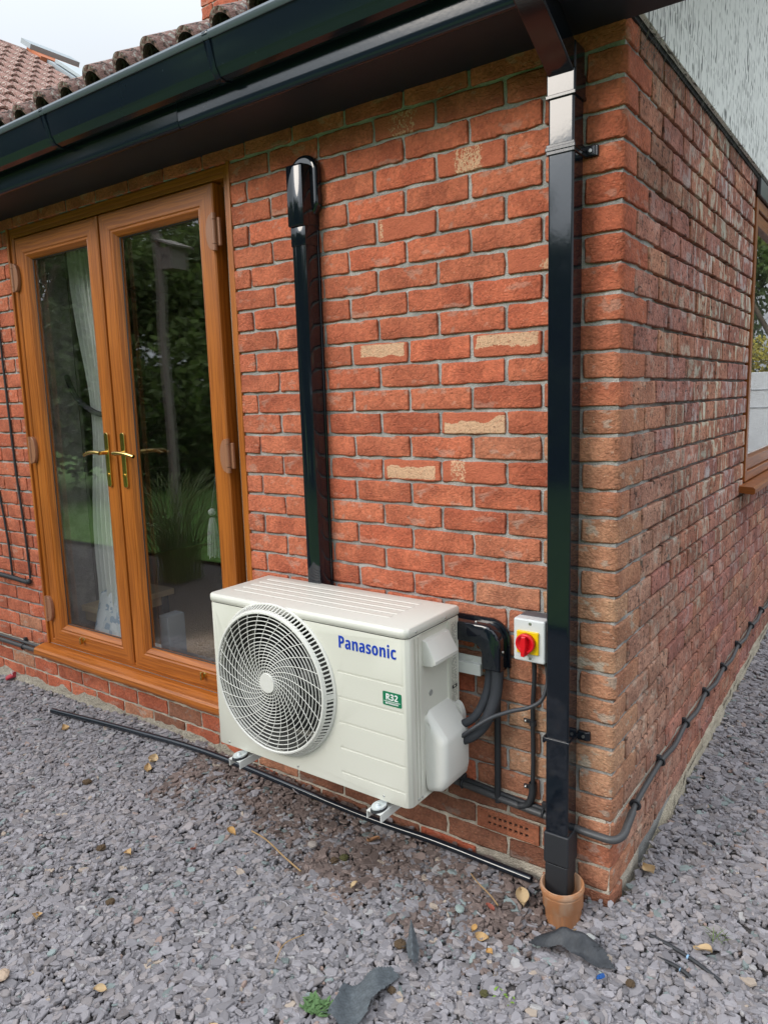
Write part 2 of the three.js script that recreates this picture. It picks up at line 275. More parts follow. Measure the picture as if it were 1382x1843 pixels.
for (let i = 0; i < 12; i++) { const t = i / 11, k = 0.80 + 0.18 * R0(); TINT.buff.push([k * (1 - 0.04 * t), k * (1 + 0.92 * t), k * (1 + 1.25 * t)]); }
for (let i = 0; i < 4; i++) { const k = 0.62 + 0.06 * i; TINT.dark.push([k * 0.8, k * 1.22, k * 1.42]); }
const frontMats = {}; for (const t in TINT) frontMats[t] = TINT[t].map(c => std(c, 0.92, { map: brickMap, bumpMap: brickBump, bumpScale: 0.0055 }));
const sideMats = []; for (let i = 0; i < 7; i++) { const k = 0.84 + 0.05 * i; sideMats.push(std([k, k * (0.94 + 0.16 * R0()), k * (0.9 + 0.2 * R0())], 0.94, { map: sideWallMap, bumpMap: rep(brickBump, 4, 3.2), bumpScale: 0.006 })); }
const sideBuff = []; for (let i = 0; i < 6; i++) sideBuff.push(std([0.92 + 0.04 * i, 1.0 + 0.1 * i, 0.98 + 0.09 * i], 0.94, { map: sideWallMap, bumpMap: rep(brickBump, 4, 3.2), bumpScale: 0.006 }));
// scarred bricks: cream body showing where the red face has come off
function scarMat(f, seed) {
  const m = tex(256, 96, (u, v) => {
    const n = fbm(u, v, 6, 3, 4, seed), e = fbm(u, v, 60, 22, 3, seed + 1), t0 = f(u, v, n, e), t = 0.88 * sm(0.28, 0.72, t0 * 0.72 + (fbm(u, v, 34, 12, 4, seed + 2) - 0.5) * 1.1 + 0.12 * t0); let c = mul(mix([0.40, 0.10, 0.05], [0.51, 0.14, 0.07], n), 0.75 + 0.45 * e);
    const pit = vn(u * 70, v * 24, 70, 24, seed + 2) > 0.86 ? 0.45 : 1; return mix(c, mul([0.62, 0.40, 0.25], (0.72 + 0.5 * e) * pit), t);
  });
  return std([1, 1, 1], 0.93, { map: m, bumpMap: rep(brickBump, 0.25, 0.1), bumpScale: 0.004 });
}
const SCARS = {
  '10:-0.3325': scarMat((u, v, n, e) => sm(0.0, 0.05, v - 0.38 + 0.35 * (n - 0.5) + 0.15 * (e - 0.5)) * sm(0.03, 0.07, u + 0.1 * (n - 0.5)) * sm(0.98, 0.94, u) * sm(0.98, 0.93, v), 1),
  '10:-0.7825': scarMat((u, v, n, e) => sm(0, 0.04, v - 0.33 + 0.3 * (n - 0.5)) * sm(0.14, 0.17, u + 0.05 * (e - 0.5)) * sm(0.97, 0.93, u) * sm(0.97, 0.92, v), 2),
  '13:-0.445': scarMat((u, v, n, e) => sm(0.55, 0.5, v + 0.35 * (n - 0.5) - 0.25 * sm(0.75, 0.9, u)) * sm(0.02, 0.06, u), 3),
  '15:-0.67': scarMat((u, v, n, e) => sm(0.72, 0.66, v + 0.4 * (n - 0.5)) * sm(0.04, 0.08, u) * sm(0.94, 0.9, u) * sm(0.04, 0.1, v), 0),
  '15:-0.445': scarMat((u, v, n, e) => 0.65 * sm(0.1, 0.16, u) * sm(0.42, 0.36, u) * sm(0.35, 0.6, e + 0.3 * v), 1),
  '3:-0.445': scarMat((u, v, n, e) => 0.9 * sm(0.22, 0.32, u) * sm(0.74, 0.62, u) * sm(0.34, 0.52, fbm(u, v, 64, 6, 3, 2) * 0.6 + e * 0.4 + 0.12 * (0.5 - v)), 2),
  '1:-0.67': scarMat((u, v, n, e) => 0.6 * sm(0.2, 0.3, u) * sm(0.8, 0.65, u) * sm(0.36, 0.54, fbm(u, v, 70, 6, 3, 1) * 0.6 + e * 0.4), 3),
  '7:-0.22': scarMat((u, v, n, e) => 0.85 * sm(0.35, 0.6, u) * sm(0.62, 0.3, v + 0.4 * (n - 0.5)) * sm(0.3, 0.5, e + 0.2), 0),
  '9:-1.3325': scarMat((u, v, n, e) => sm(0.66, 0.7, u + 0.1 * (n - .5)) * sm(0.95, 0.9, u) * sm(0.5, 0.56, v + 0.3 * (n - .5)), 2),
  '5:-0.67': scarMat((u, v, n, e) => 0.8 * sm(0.03, 0.05, u) * sm(0.13, 0.09, u) * sm(0.3, 0.5, e), 1),
};
const SHELL = {};
function shell(w, i) { const key = w.toFixed(3) + ':' + i; return SHELL[key] ??= patchGeo(frontPath(w), w, 0.065, 1000 + i * 7 + Math.round(w * 1000)); }
const bricks = []; // {geo, mat, pos, rot, wall, score}
const proj = (x, y, z) => { const v = V(x, y, z).project(camera); return v; };
const scoreOf = (x, y, z, w, side) => { const a = proj(x, y, z); if (Math.abs(a.x) > 1.03 || Math.abs(a.y) > 1.03) return 0; const b = side ? proj(x, y, z - w) : proj(x + w, y, z), c = proj(x, y + 0.065, z); return Math.abs((b.x - a.x) * (c.y - a.y)); };
const RB = rng(77);
{
  const rowsN = 33;
  for (let k = 0; k < rowsN; k++) {
    const yb = yk(k), yc = yb + 0.0325, even = k % 2 === 0;
    if (k === 32 && false) continue;
    const c0 = even ? -0.22 : -0.1075, cw = even ? 0.215 : 0.1025, sw = even ? 0.1025 : 0.215;
    // corner brick, both faces
    const spans = [];
    let e = c0; while (e > -7.2) { spans.push([e - 0.22, e - 0.005]); e -= 0.225; }
    for (let [a, b] of spans) {
      const pieces = [];
      const cut = (lo, hi) => { if (hi - lo > 0.03) pieces.push([lo, hi]); };
      if (yb > SILL - 0.05 && yb < 2.35) { if (a < D0 - 0.006) cut(a, Math.min(b, D0 - 0.006)); if (b > D1 + 0.006) cut(Math.max(a, D1 + 0.006), b); }
      else cut(a, b);
      for (const [lo, hi] of pieces) {
        const w = hi - lo, x = (lo + hi) / 2; if (k === 32 && x > -0.35) continue;
        if (k === 30 && Math.abs(x + 0.3325) < 0.01) continue; // air brick
        const key = k + ':' + (Math.round(x * 10000) / 10000);
        let set = 'red', q = RB();
        if (yb < 0.29) set = x > -1.3 ? (q < 0.85 ? 'dark' : 'red') : (q < 0.35 ? 'dark' : q < 0.5 ? 'buff' : 'red');  // dark tints right of the doors paint in shade below the unit
        else if (x > -0.5) { if (RB() < sm(1.5, 0.9, yb) && yb < 1.45) set = 'buff'; }
        else if (x < D0 && yb < 0.5 && q < 0.2) set = 'buff';
        const scar = SCARS[key];
        const list = frontMats[set], mi = set === 'buff' ? Math.max(0, Math.min(11, Math.round(11 * (sm(1.35, 0.35, yb) * 0.75 + (RB() - 0.5) * 0.55)))) : Math.floor(RB() * list.length);
        const full = Math.abs(w - 0.215) < 0.001;
        const geo = scar ? patchGeo(frontPath(w), w, 0.065, 500 + k, { uv: (s, y) => [s / w, y / 0.065 + 0.5] }) : full ? shell(0.215, Math.floor(RB() * 16)) : patchGeo(frontPath(w), w, 0.065, 9000 + bricks.length, { nx: Math.max(3, Math.round(w / 0.027)) });
        bricks.push({ geo, mat: scar ?? list[mi], tint: scar ? [1, 1, 1] : TINT[set][mi], pos: [x, yc, 0.0], rot: 0, wall: 'front', score: scoreOf(x, yc, 0, w, false) * (scar ? 4 : 1), scar: !!scar });
      }
    }
    { // quoin: path runs along the front, round the corner, back along the side
      const rc = 0.007, L1 = cw - rc, arc = rc * Math.PI / 2, L = L1 + arc + sw - rc;
      const P = (s, d) => { if (s < L1) return [s - cw, d]; if (s < L1 + arc) { const t = (s - L1) / rc; return [-rc + (rc + d) * Math.sin(t), -rc + (rc + d) * Math.cos(t)]; } return [d, -rc - (s - L1 - arc)]; };
      const set = yb < 1.95 ? 'buff' : 'red', list = frontMats[set], mi = set === 'buff' ? Math.max(0, Math.min(11, Math.round(11 * (sm(1.95, 0.95, yb) * 0.85 * (yb < 0.3 ? 0.6 : 1) + (RB() - 0.5) * 0.4)))) : Math.floor(RB() * list.length);
      bricks.push({ geo: patchGeo(P, L, 0.065, 7000 + k, { nx: 14, ny: 4, uv: null }), mat: list[mi], tint: TINT[set][mi], pos: [0, yc, 0], rot: 0, wall: 'front', score: 9 });
    }
    if (k < 32) { // side wall
      let s0 = sw + 0.0;
      let z = -(sw + 0.01);
      while (z > -4.4) {
        let z1 = z - 0.215;
        let a = z, b = z1;
        const inWin = yb > WB - 0.06 && yb < WT;
        if (inWin && a < WZ + 0.0) { z -= 0.225; continue; }
        if (inWin && b < WZ + 0.006) b = WZ + 0.006;
        const w = a - b; if (w > 0.03) {
          const zc = (a + b) / 2, u0 = -zc / 3.2, v0 = yc / 2.6;
          const geo = patchGeo((s, d) => [d, w / 2 - s], w, 0.065, 20000 + bricks.length, { nx: 6, ny: 3, uv: (s, y) => [(-(zc + w / 2) + s) / 3.2, (yc + y) / 2.6] });
          const bt = sm(-1.1, -0.1, zc) * sm(1.7, 0.8, yb), buff = RB() < bt * 1.2;
          const list = buff ? sideBuff : sideMats, mi = buff ? Math.max(0, Math.min(5, Math.round(5 * (bt * 0.85 + (RB() - 0.5) * 0.5)))) : Math.floor(RB() * list.length);
          bricks.push({ geo, mat: list[mi], tint: list[mi].color.toArray(), pos: [0, yc, zc], wall: 'side', score: scoreOf(0, yc, zc, w, true) });
        }
        z -= 0.225;
      }
    }
  }
}
// wall cores: mortar just behind the brick faces, with openings
const MZ = -0.0070;
function slab(x0, x1, y0, y1, z0, z1) { return uvBox(box(x0, x1, y0, y1, z0, z1)); }
const frontWall = mesh('front_wall', [slab(-7.4, D0, SILL, 2.40, -0.29, MZ), slab(D1, MZ, SILL, 2.40, -0.29, MZ), slab(-7.4, MZ, 2.40, 2.62, -0.29, MZ), slab(-7.4, MZ, 0.29, SILL, -0.29, MZ)], M.mortar, house);
const plinthCore = mesh('plinth', slab(-7.4, MZ, -0.1, 0.29, -0.29, MZ + 0.003), M.palemortar, house);
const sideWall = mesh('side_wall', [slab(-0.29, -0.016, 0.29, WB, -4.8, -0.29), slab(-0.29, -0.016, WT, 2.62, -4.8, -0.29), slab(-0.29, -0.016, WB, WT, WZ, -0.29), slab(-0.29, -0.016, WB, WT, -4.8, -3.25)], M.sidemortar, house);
mesh('plinth', slab(-0.29, -0.010, -0.1, 0.29, -4.8, -0.29), M.mortar, house);
{ // weathered damp-proof bed joint standing a little proud at the foot of the upper brickwork
  mesh('bed_joint', [uvBox(box(-1.30, -0.02, 0.289, 0.3005, -0.01, -0.0015)), uvBox(box(-7.2, -3.0, 0.289, 0.3005, -0.01, -0.0015))], M.palemortar, house);
  mesh('bed_joint', [uvBox(box(-0.01, -0.0015, 0.289, 0.3015, -4.6, -0.02))], M.palemortar, house);
}
{
  bricks.sort((a, b) => b.score - a.score);
  const rest = { front: [], side: [] };
  bricks.forEach((b, i) => {
    if (i < 300 || b.scar) { const m = mesh('brick', b.geo, b.mat, b.wall === 'front' ? frontWall : sideWall, b.pos); return; }
    const g = plain(b.geo).translate(...b.pos), n = g.attributes.position.count, c = new Float32Array(n * 3); for (let q = 0; q < n; q++) { c[q * 3] = b.tint[0]; c[q * 3 + 1] = b.tint[1]; c[q * 3 + 2] = b.tint[2]; }
    g.setAttribute('color', new THREE.BufferAttribute(c, 3)); rest[b.wall].push(g);
  });
  for (const w of ['front', 'side']) if (rest[w].length) {
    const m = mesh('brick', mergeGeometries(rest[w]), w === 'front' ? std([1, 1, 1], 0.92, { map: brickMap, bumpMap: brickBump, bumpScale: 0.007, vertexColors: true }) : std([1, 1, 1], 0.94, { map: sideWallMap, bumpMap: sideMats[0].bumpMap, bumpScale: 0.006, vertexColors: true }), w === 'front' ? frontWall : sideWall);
    m.userData.kind = 'stuff';
  }
}
{ // terracotta air brick in the plinth
  const x0 = -0.44, x1 = -0.225, y0 = yk(30), y1 = y0 + 0.066, f = 0.007, g = [];
  const nx = 8, hw = 0.011, hh = 0.011, cx = i => x0 + 0.045 + i * 0.0185, rows = [y0 + 0.022, y0 + 0.044];
  g.push(box(x0, x1, y0, rows[0] - hh / 2, -0.0015, f), box(x0, x1, rows[0] + hh / 2, rows[1] - hh / 2, -0.0015, f), box(x0, x1, rows[1] + hh / 2, y1, -0.0015, f));
  for (const r of rows) { let a = x0; for (let i = 0; i <= nx; i++) { const b = i < nx ? cx(i) - hw / 2 : x1; g.push(box(a, b, r - hh / 2, r + hh / 2, -0.0015, f - 0.0004)); a = i < nx ? cx(i) + hw / 2 : b; } }
  const rim = [box(x0 + 0.012, x1 - 0.012, y1 - 0.010, y1 - 0.006, 0.002, f + 0.003), box(x0 + 0.012, x1 - 0.012, y0 + 0.006, y0 + 0.010, 0.002, f + 0.003)];
  const ab = mesh('air_brick', [...g, ...rim].map(q => uvBox(q, 1.3)), std([0.75, 0.95, 0.95], 0.9, { map: brickMap, bumpMap: brickBump, bumpScale: 0.002 }), frontWall); ab.userData.label = 'terracotta air brick with two rows of square holes';
  mesh('air_brick_hole_shade', box(x0 + 0.02, x1 - 0.02, y0 + 0.01, y1 - 0.01, -0.004, -0.0022), M.cavity, frontWall);  // dark plate paints the shade inside the shallow holes
}
{ // concrete footing that shows along the side wall
  const P = [], U = [], I = [], n = 90; const row = 4;
  for (let i = 0; i <= n; i++) {
    const z = -0.16 - i / n * 4.5, r = vn(i * 0.7, 3, 999, 999, 1) - 0.5, r2 = vn(i * 1.9, 8, 999, 999, 2) - 0.5; const gy = groundY(0.06, z), top = -0.03 + 0.080 * sm(-0.16, -0.9, z) + Math.min(0.10, 0.040 * -z) * sm(-0.4, -1, z);
    const pr = [[-0.02, top + 0.010 * r + 0.010], [0.004 + 0.006 * r2, top + 0.016 * r], [0.016 + 0.012 * r + 0.008 * r2, Math.min(top, gy + 0.03 + 0.016 * r2)], [0.024 + 0.012 * r, gy - 0.06]];
    pr.forEach((q, j) => { P.push(q[0], q[1], z); U.push(z, j * 0.05); });
  }
  for (let i = 0; i < n; i++) for (let j = 0; j < row - 1; j++) { const a = i * row + j; I.push(a, a + row, a + 1, a + 1, a + row, a + row + 1); }
  const g = new THREE.BufferGeometry(); g.setAttribute('position', new THREE.Float32BufferAttribute(P, 3)); g.setAttribute('uv', new THREE.Float32BufferAttribute(U, 2)); g.setIndex(I); g.computeVertexNormals();
  mesh('concrete_footing', g, std([1.12, 1.05, 0.95], 0.95, { map: rep(concMap, 2), bumpMap: rep(soilBump, 3), bumpScale: 0.008, side: THREE.DoubleSide }), house);
  // mortar splashed over the lowest course below the patio doors
  const s = new ParametricGeometry((u, v, t) => { const x = -7.2 + u * 5.9, top = 0.078 + 0.03 * vn(x * 9 + 40, 2, 999, 999, 1) + 0.02 * vn(x * 23 + 40, 4, 999, 999, 2) - 0.05 * sm(-1.7, -1.35, x); const y = -0.02 + (top + 0.02) * v; t.set(x, y, 0.006 + 0.022 * (1 - v) + 0.006 * vn(x * 30 + 50, v * 5, 999, 999, 3) - 0.013 * (v > 0.95 ? 1 : 0)); }, 220, 6);
  mesh('mortar_splash', uvBox(s), std([1.0, 0.95, 0.9], 0.95, { map: rep(concMap, 2), bumpMap: rep(soilBump, 4), bumpScale: 0.01, side: THREE.DoubleSide }), house);
}
// ---------------------------------------------------------------- eaves, roof, gable
{
  const sof = mesh('soffit', [uvBox(box(-7.4, -0.005, 2.444, 2.454, -0.2, 0.262)), uvBox(box(-0.005, 0.40, 2.444, 2.7, -0.004, 0.262))], M.soffit, house);
  // fascia with rounded nose; two boards with a joint
  const fp = [[0.236, 2.69], [0.236, 2.454], [0.237, 2.438], [0.2405, 2.431], [0.246, 2.4285], [0.253, 2.4292], [0.259, 2.433], [0.2635, 2.4405], [0.2655, 2.451], [0.2655, 2.69]];
  for (const [a, b] of [[-7.4, -1.3725], [-1.3695, 0.40]]) mesh('fascia_board', uvBox(toCreasedNormals(extrudeX(fp, a, b), 0.8)), M.gutter, house);
  mesh('fascia_joint', extrudeX([[0.248, 2.69], [0.248, 2.442], [0.262, 2.442], [0.262, 2.69]], -1.3725, -1.3695), M.gasket, house);
  // gable cladding: painted board and trim over a black sheet painting in the gap shade
  const gb = mesh('gable_board', uvBox(new THREE.ExtrudeGeometry(new THREE.Shape([[0.008, 2.5805], [0.008, 2.63], [1.9, 3.58], [4.6, 3.58], [4.6, 2.5805]].map(p => new THREE.Vector2(...p))), { depth: 0.010, bevelEnabled: false }).rotateY(Math.PI / 2).translate(0.010, 0, 0), 1.0), M.flake, house); gb.userData.label = 'white flaking painted gable board';
  const gt = mesh('gable_trim', uvBox(box(0.008, 0.0225, 2.468, 2.577, -4.6, -0.008, 0.002), 1.0), M.flake, house);
  mesh('gable_gap_shade', new THREE.ExtrudeGeometry(new THREE.Shape([[0.006, 2.455], [0.006, 2.62], [1.9, 3.57], [4.6, 3.57], [4.6, 2.455]].map(p => new THREE.Vector2(...p))), { depth: 0.036, bevelEnabled: false }).rotateY(Math.PI / 2).translate(-0.03, 0, 0), M.cavity, house);
  mesh('verge_roof', box(-3.4, 0.06, 3.585, 3.62, -4.6, -1.85), M.gutter, house);
  // roof decks under the tiles
  const tanA = Math.tan(27 * Math.PI / 180), len = 3.2;
  const deck = new THREE.BoxGeometry(7.8, 0.03, len); deck.rotateX(Math.atan(tanA)); deck.translate(-3.5, 2.597 + len / 2 * Math.sin(Math.PI * 0.15), 0.26 - len / 2 * Math.cos(Math.PI * 0.15));
  const roof = mesh('front_roof', uvBox(deck), M.tile, house);
  function pantile(w, l) { // barrel and pan, ridge along -z (up-slope), butt at z=0
    const pr = []; const n = 14; for (let i = 0; i <= n; i++) { const t = i / n; const x = (t - 0.5) * w; let y = t < 0.62 ? 0.062 * Math.sqrt(Math.max(0, 1 - Math.pow((t - 0.31) / 0.31, 2))) : -0.012 * Math.sin((t - 0.62) / 0.38 * Math.PI); pr.push([x, y]); }
    const low = pr.map(q => [q[0] * (q[1] > 0.005 ? 0.98 : 1), q[1] - 0.017]).reverse();
    const s = new THREE.Shape([...pr, ...low].map(q => new THREE.Vector2(...q))); const g = new THREE.ExtrudeGeometry(s, { depth: l, bevelEnabled: false }); g.translate(0, 0, -l); return uvBox(g);
  }
  const pg = pantile(0.158, 0.34), tr = rng(9);
  const up = Math.PI * 0.15;
  for (let row = 0; row < 2; row++) for (let i = 0; i < 48; i++) {
    const m = mesh('roof_tile', pg, M.tile, roof); const x = -7.05 + i * 0.158; const s = row * 0.29;
    m.position.set(x, 2.613 + s * Math.sin(up) + row * 0.012 + (tr() - 0.5) * 0.008, 0.325 - s * Math.cos(up) + (tr() - 0.5) * 0.012); m.rotation.set(up, (tr() - 0.5) * 0.03, (tr() - 0.5) * 0.05);
    m.scale.set(0.98 + tr() * 0.04, 0.95 + tr() * 0.2, 1);
  }
  // main roof behind, falling towards +x with its ridge along z
  const rx = -7.4, ry = 5.30, q = 33 * Math.PI / 180, sl = 4.6;
  const d2 = new THREE.BoxGeometry(sl, 0.03, 7.4); d2.rotateZ(-q); d2.translate(rx + sl / 2 * Math.cos(q), ry - 0.06 - sl / 2 * Math.sin(q), -4.0);
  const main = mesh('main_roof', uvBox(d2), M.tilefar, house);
  const pf = pantile(0.16, 0.33);
  for (let c = 0; c < 13; c++) for (let i = 0; i < 22; i++) {
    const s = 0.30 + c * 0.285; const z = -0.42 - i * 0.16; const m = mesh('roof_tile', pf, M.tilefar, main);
    m.position.set(rx + s * Math.cos(q), ry - s * Math.sin(q) + 0.025 + (tr() - 0.5) * 0.006, z + (tr() - 0.5) * 0.008);
    m.rotation.order = 'YXZ'; m.rotation.set(q - 0.07, Math.PI / 2, (tr() - 0.5) * 0.05);
  }
  for (let i = 0; i < 9; i++) { const g = new THREE.CylinderGeometry(0.10, 0.10, 0.42, 12, 1, false, Math.PI / 2, Math.PI); g.rotateX(Math.PI / 2); const m = mesh('ridge_tile', uvBox(g), M.tilefar, main); m.position.set(rx, ry - 0.03, -0.5 - i * 0.44); m.rotation.z = (tr() - 0.5) * 0.05; }
  // roof window with its raised sash, and the grey ridge vent
  const along = (s, z, h) => [rx + s * Math.cos(q) + h * Math.sin(q), ry - s * Math.sin(q) + h * Math.cos(q), z];
  const slabOn = (s0, s1, z0, z1, h0, h1) => { const g = new THREE.BoxGeometry(s1 - s0, h1 - h0, z1 - z0); g.rotateZ(-q); g.translate(...along((s0 + s1) / 2, (z0 + z1) / 2, (h0 + h1) / 2)); return g; };
  mesh('ridge_vent', slabOn(-0.10, 0.10, -3.35, -2.78, 0.10, 0.15), M.lead, house); mesh('vent_upstand', slabOn(0.0, 0.30, -3.35, -2.80, 0.04, 0.10), M.orange, house);
  const rw = mesh('roof_window', slabOn(0.32, 1.05, -3.42, -2.86, 0.03, 0.09), M.lead, house);
  mesh('sash', slabOn(0.36, 1.00, -3.38, -2.92, 0.10, 0.13), std([0.40, 0.45, 0.46], 0.4), rw);
}
{ // chimney, brick by brick
  const cx0 = -3.17, zf = -1.5; const ch = mesh('chimney', uvBox(box(cx0 + 0.006, cx0 + 0.68, 3.4, 4.65, zf - 0.45, zf - 0.006)), M.palemortar, house);
  const r = rng(5);
  for (let k = 0; k < 10; k++) { const y = 3.78 + k * 0.075; let x = cx0 + (k % 2 ? 0 : 0.1125) - 0.0; if (!(k % 2)) { const m = mesh('brick', shell(0.1025, k % 3), frontMats.red[k % 8], ch, [cx0 + 0.051, y + 0.03, zf]); }
    for (; x < cx0 + 0.6; x += 0.225) mesh('brick', shell(0.215, Math.floor(r() * 16)), frontMats.red[Math.floor(r() * 8)], ch, [x + 0.1075, y + 0.03, zf]); }
}
{ // gutter
  const gt = thing('gutter', 'black plastic rain gutter along the eaves above the patio doors', 'gutter');
  const outer = [[0.2680, 2.5894], [0.2680, 2.5291], [0.2722, 2.5059], [0.2828, 2.4932], [0.3019, 2.4897], [0.3210, 2.4955], [0.3312, 2.5111], [0.3365, 2.5175], [0.3529, 2.5871], [0.3576, 2.5900], [0.3616, 2.5952], [0.3628, 2.6022], [0.3604, 2.6074], [0.3548, 2.6086], [0.3490, 2.6057]];
  const inner = [[0.3472, 2.6010], [0.3491, 2.5929], [0.3321, 2.5198], [0.3184, 2.5001], [0.3019, 2.4949], [0.2855, 2.4972], [0.2760, 2.5094], [0.2728, 2.5303], [0.2728, 2.5894]];
  mesh('trough', uvBox(toCreasedNormals(extrudeX([...outer, ...inner], -7.4, 0.40), 0.45)), M.gutter, gt);
  mesh('gutter_lip', toCreasedNormals(extrudeX([[0.3511, 2.5889], [0.3584, 2.5883], [0.3636, 2.5941], [0.3657, 2.6022], [0.3624, 2.6101], [0.3547, 2.6112], [0.3473, 2.6080]], -7.4, 0.40), 0.5), phys([0.10, 0.125, 0.15], 0.35), gt);  // lip greyer than the trough: its sky highlight is put into the colour
  for (const x of [-6.4, -5.52, -4.64, -3.76, -2.885, -1.995, -1.112]) {
    const o = outer.map(p => { const cx = 0.308, cy = 2.555; const dx = p[0] - cx, dy = p[1] - cy, l = Math.hypot(dx, dy); return [p[0] + dx / l * 0.004, p[1] + dy / l * 0.004]; });
    mesh('bracket', toCreasedNormals(extrudeX([...o, ...[...outer].reverse()], x - 0.012, x + 0.012, 0.001), 0.7), M.gutter, gt);
  }
  // running outlet over the downpipe
  mesh('outlet', [extrudeX(outer.map(p => [p[0] + (p[0] - 0.308) * 0.08, p[1] + (p[1] - 2.555) * 0.08]).concat(inner), -0.30, 0.03, 0.002), box(-0.172, -0.102, 2.44, 2.53, 0.268, 0.338, 0.004)], M.gutter, gt);
}
{ // downpipe
  const dp = thing('downpipe', 'square black plastic downpipe at the corner running from gutter to drain', 'downpipe');
  const x0 = -0.171, x1 = -0.102, z0 = 0.016, z1 = 0.083, rr = 0.006;
  mesh('pipe', uvBox(box(x0, x1, 0.10, 2.32, z0, z1, rr)), M.black, dp);
  mesh('offset_bend', [bar([-0.1365, 2.345, 0.052], [-0.1365, 2.478, 0.312], 0.068, 0.068), box(x0 - 0.002, x1 + 0.002, 2.30, 2.40, z0 - 0.002, z1 + 0.002, 0.008)], M.black, dp);
  mesh('socket', [box(x0 - 0.004, x1 + 0.004, 2.275, 2.335, z0 - 0.003, z1 + 0.004, 0.005), box(x0 - 0.0055, x1 + 0.0055, 2.272, 2.282, z0 - 0.003, z1 + 0.0055, 0.002)], M.black, dp);
  const clip = (y, thin) => {
    const h = thin ? 0.005 : 0.013; const g = [box(x0 - 0.004, x1 + 0.004, y - h, y + h, z0 - 0.01, z1 + 0.004, 0.002)];
    if (!thin) g.push(box(x0 - 0.006, x1 + 0.006, y - 0.004, y + 0.006, z0, z1 + 0.006, 0.002)); else g.push(box(x0 - 0.010, x0 - 0.003, y - 0.014, y + 0.005, z0, z1, 0.002));
    g.push(box(x1, x1 + 0.035, y - 0.014, y + 0.014, -0.002, 0.008, 0.003), box(-0.105, -0.072, y - 0.014, y + 0.014, -0.003, 0.012, 0.004));
    const c = mesh('pipe_clip', g, M.black, dp); const s = new THREE.CylinderGeometry(0.0045, 0.0045, 0.004, 12); s.rotateX(Math.PI / 2); mesh('screw', s, M.screw, c, [-0.085, y, 0.0135]);
  };
  clip(2.152, false); clip(0.551, true);
  mesh('shoe', [box(x0 - 0.004, x1 + 0.004, 0.165, 0.262, z0 - 0.003, z1 + 0.004, 0.005), box(x0 - 0.001, x1 + 0.001, 0.06, 0.165, z0, z1 + 0.001, 0.006)], M.matt, dp);
}
{ // drain socket
  const pts = [[0.044, -0.06], [0.0525, -0.06], [0.0525, 0.05], [0.054, 0.056], [0.0585, 0.062], [0.0590, 0.098], [0.0605, 0.101], [0.0605, 0.104], [0.0590, 0.106], [0.0625, 0.109], [0.0640, 0.113], [0.0640, 0.124], [0.0620, 0.128], [0.0575, 0.128], [0.0555, 0.124], [0.0555, 0.066], [0.049, 0.058], [0.049, -0.06]];
  const g = new THREE.LatheGeometry(pts.map(p => new THREE.Vector2(...p)), 56); const m = mesh('drain_socket', toCreasedNormals(g, 0.7), M.terracotta, scene, [-0.114, -0.012, 0.076]);
  m.rotation.set(0.05, 0, 0.03); tag(m, 'terracotta coloured drain socket around the foot of the downpipe', 'drain');
}
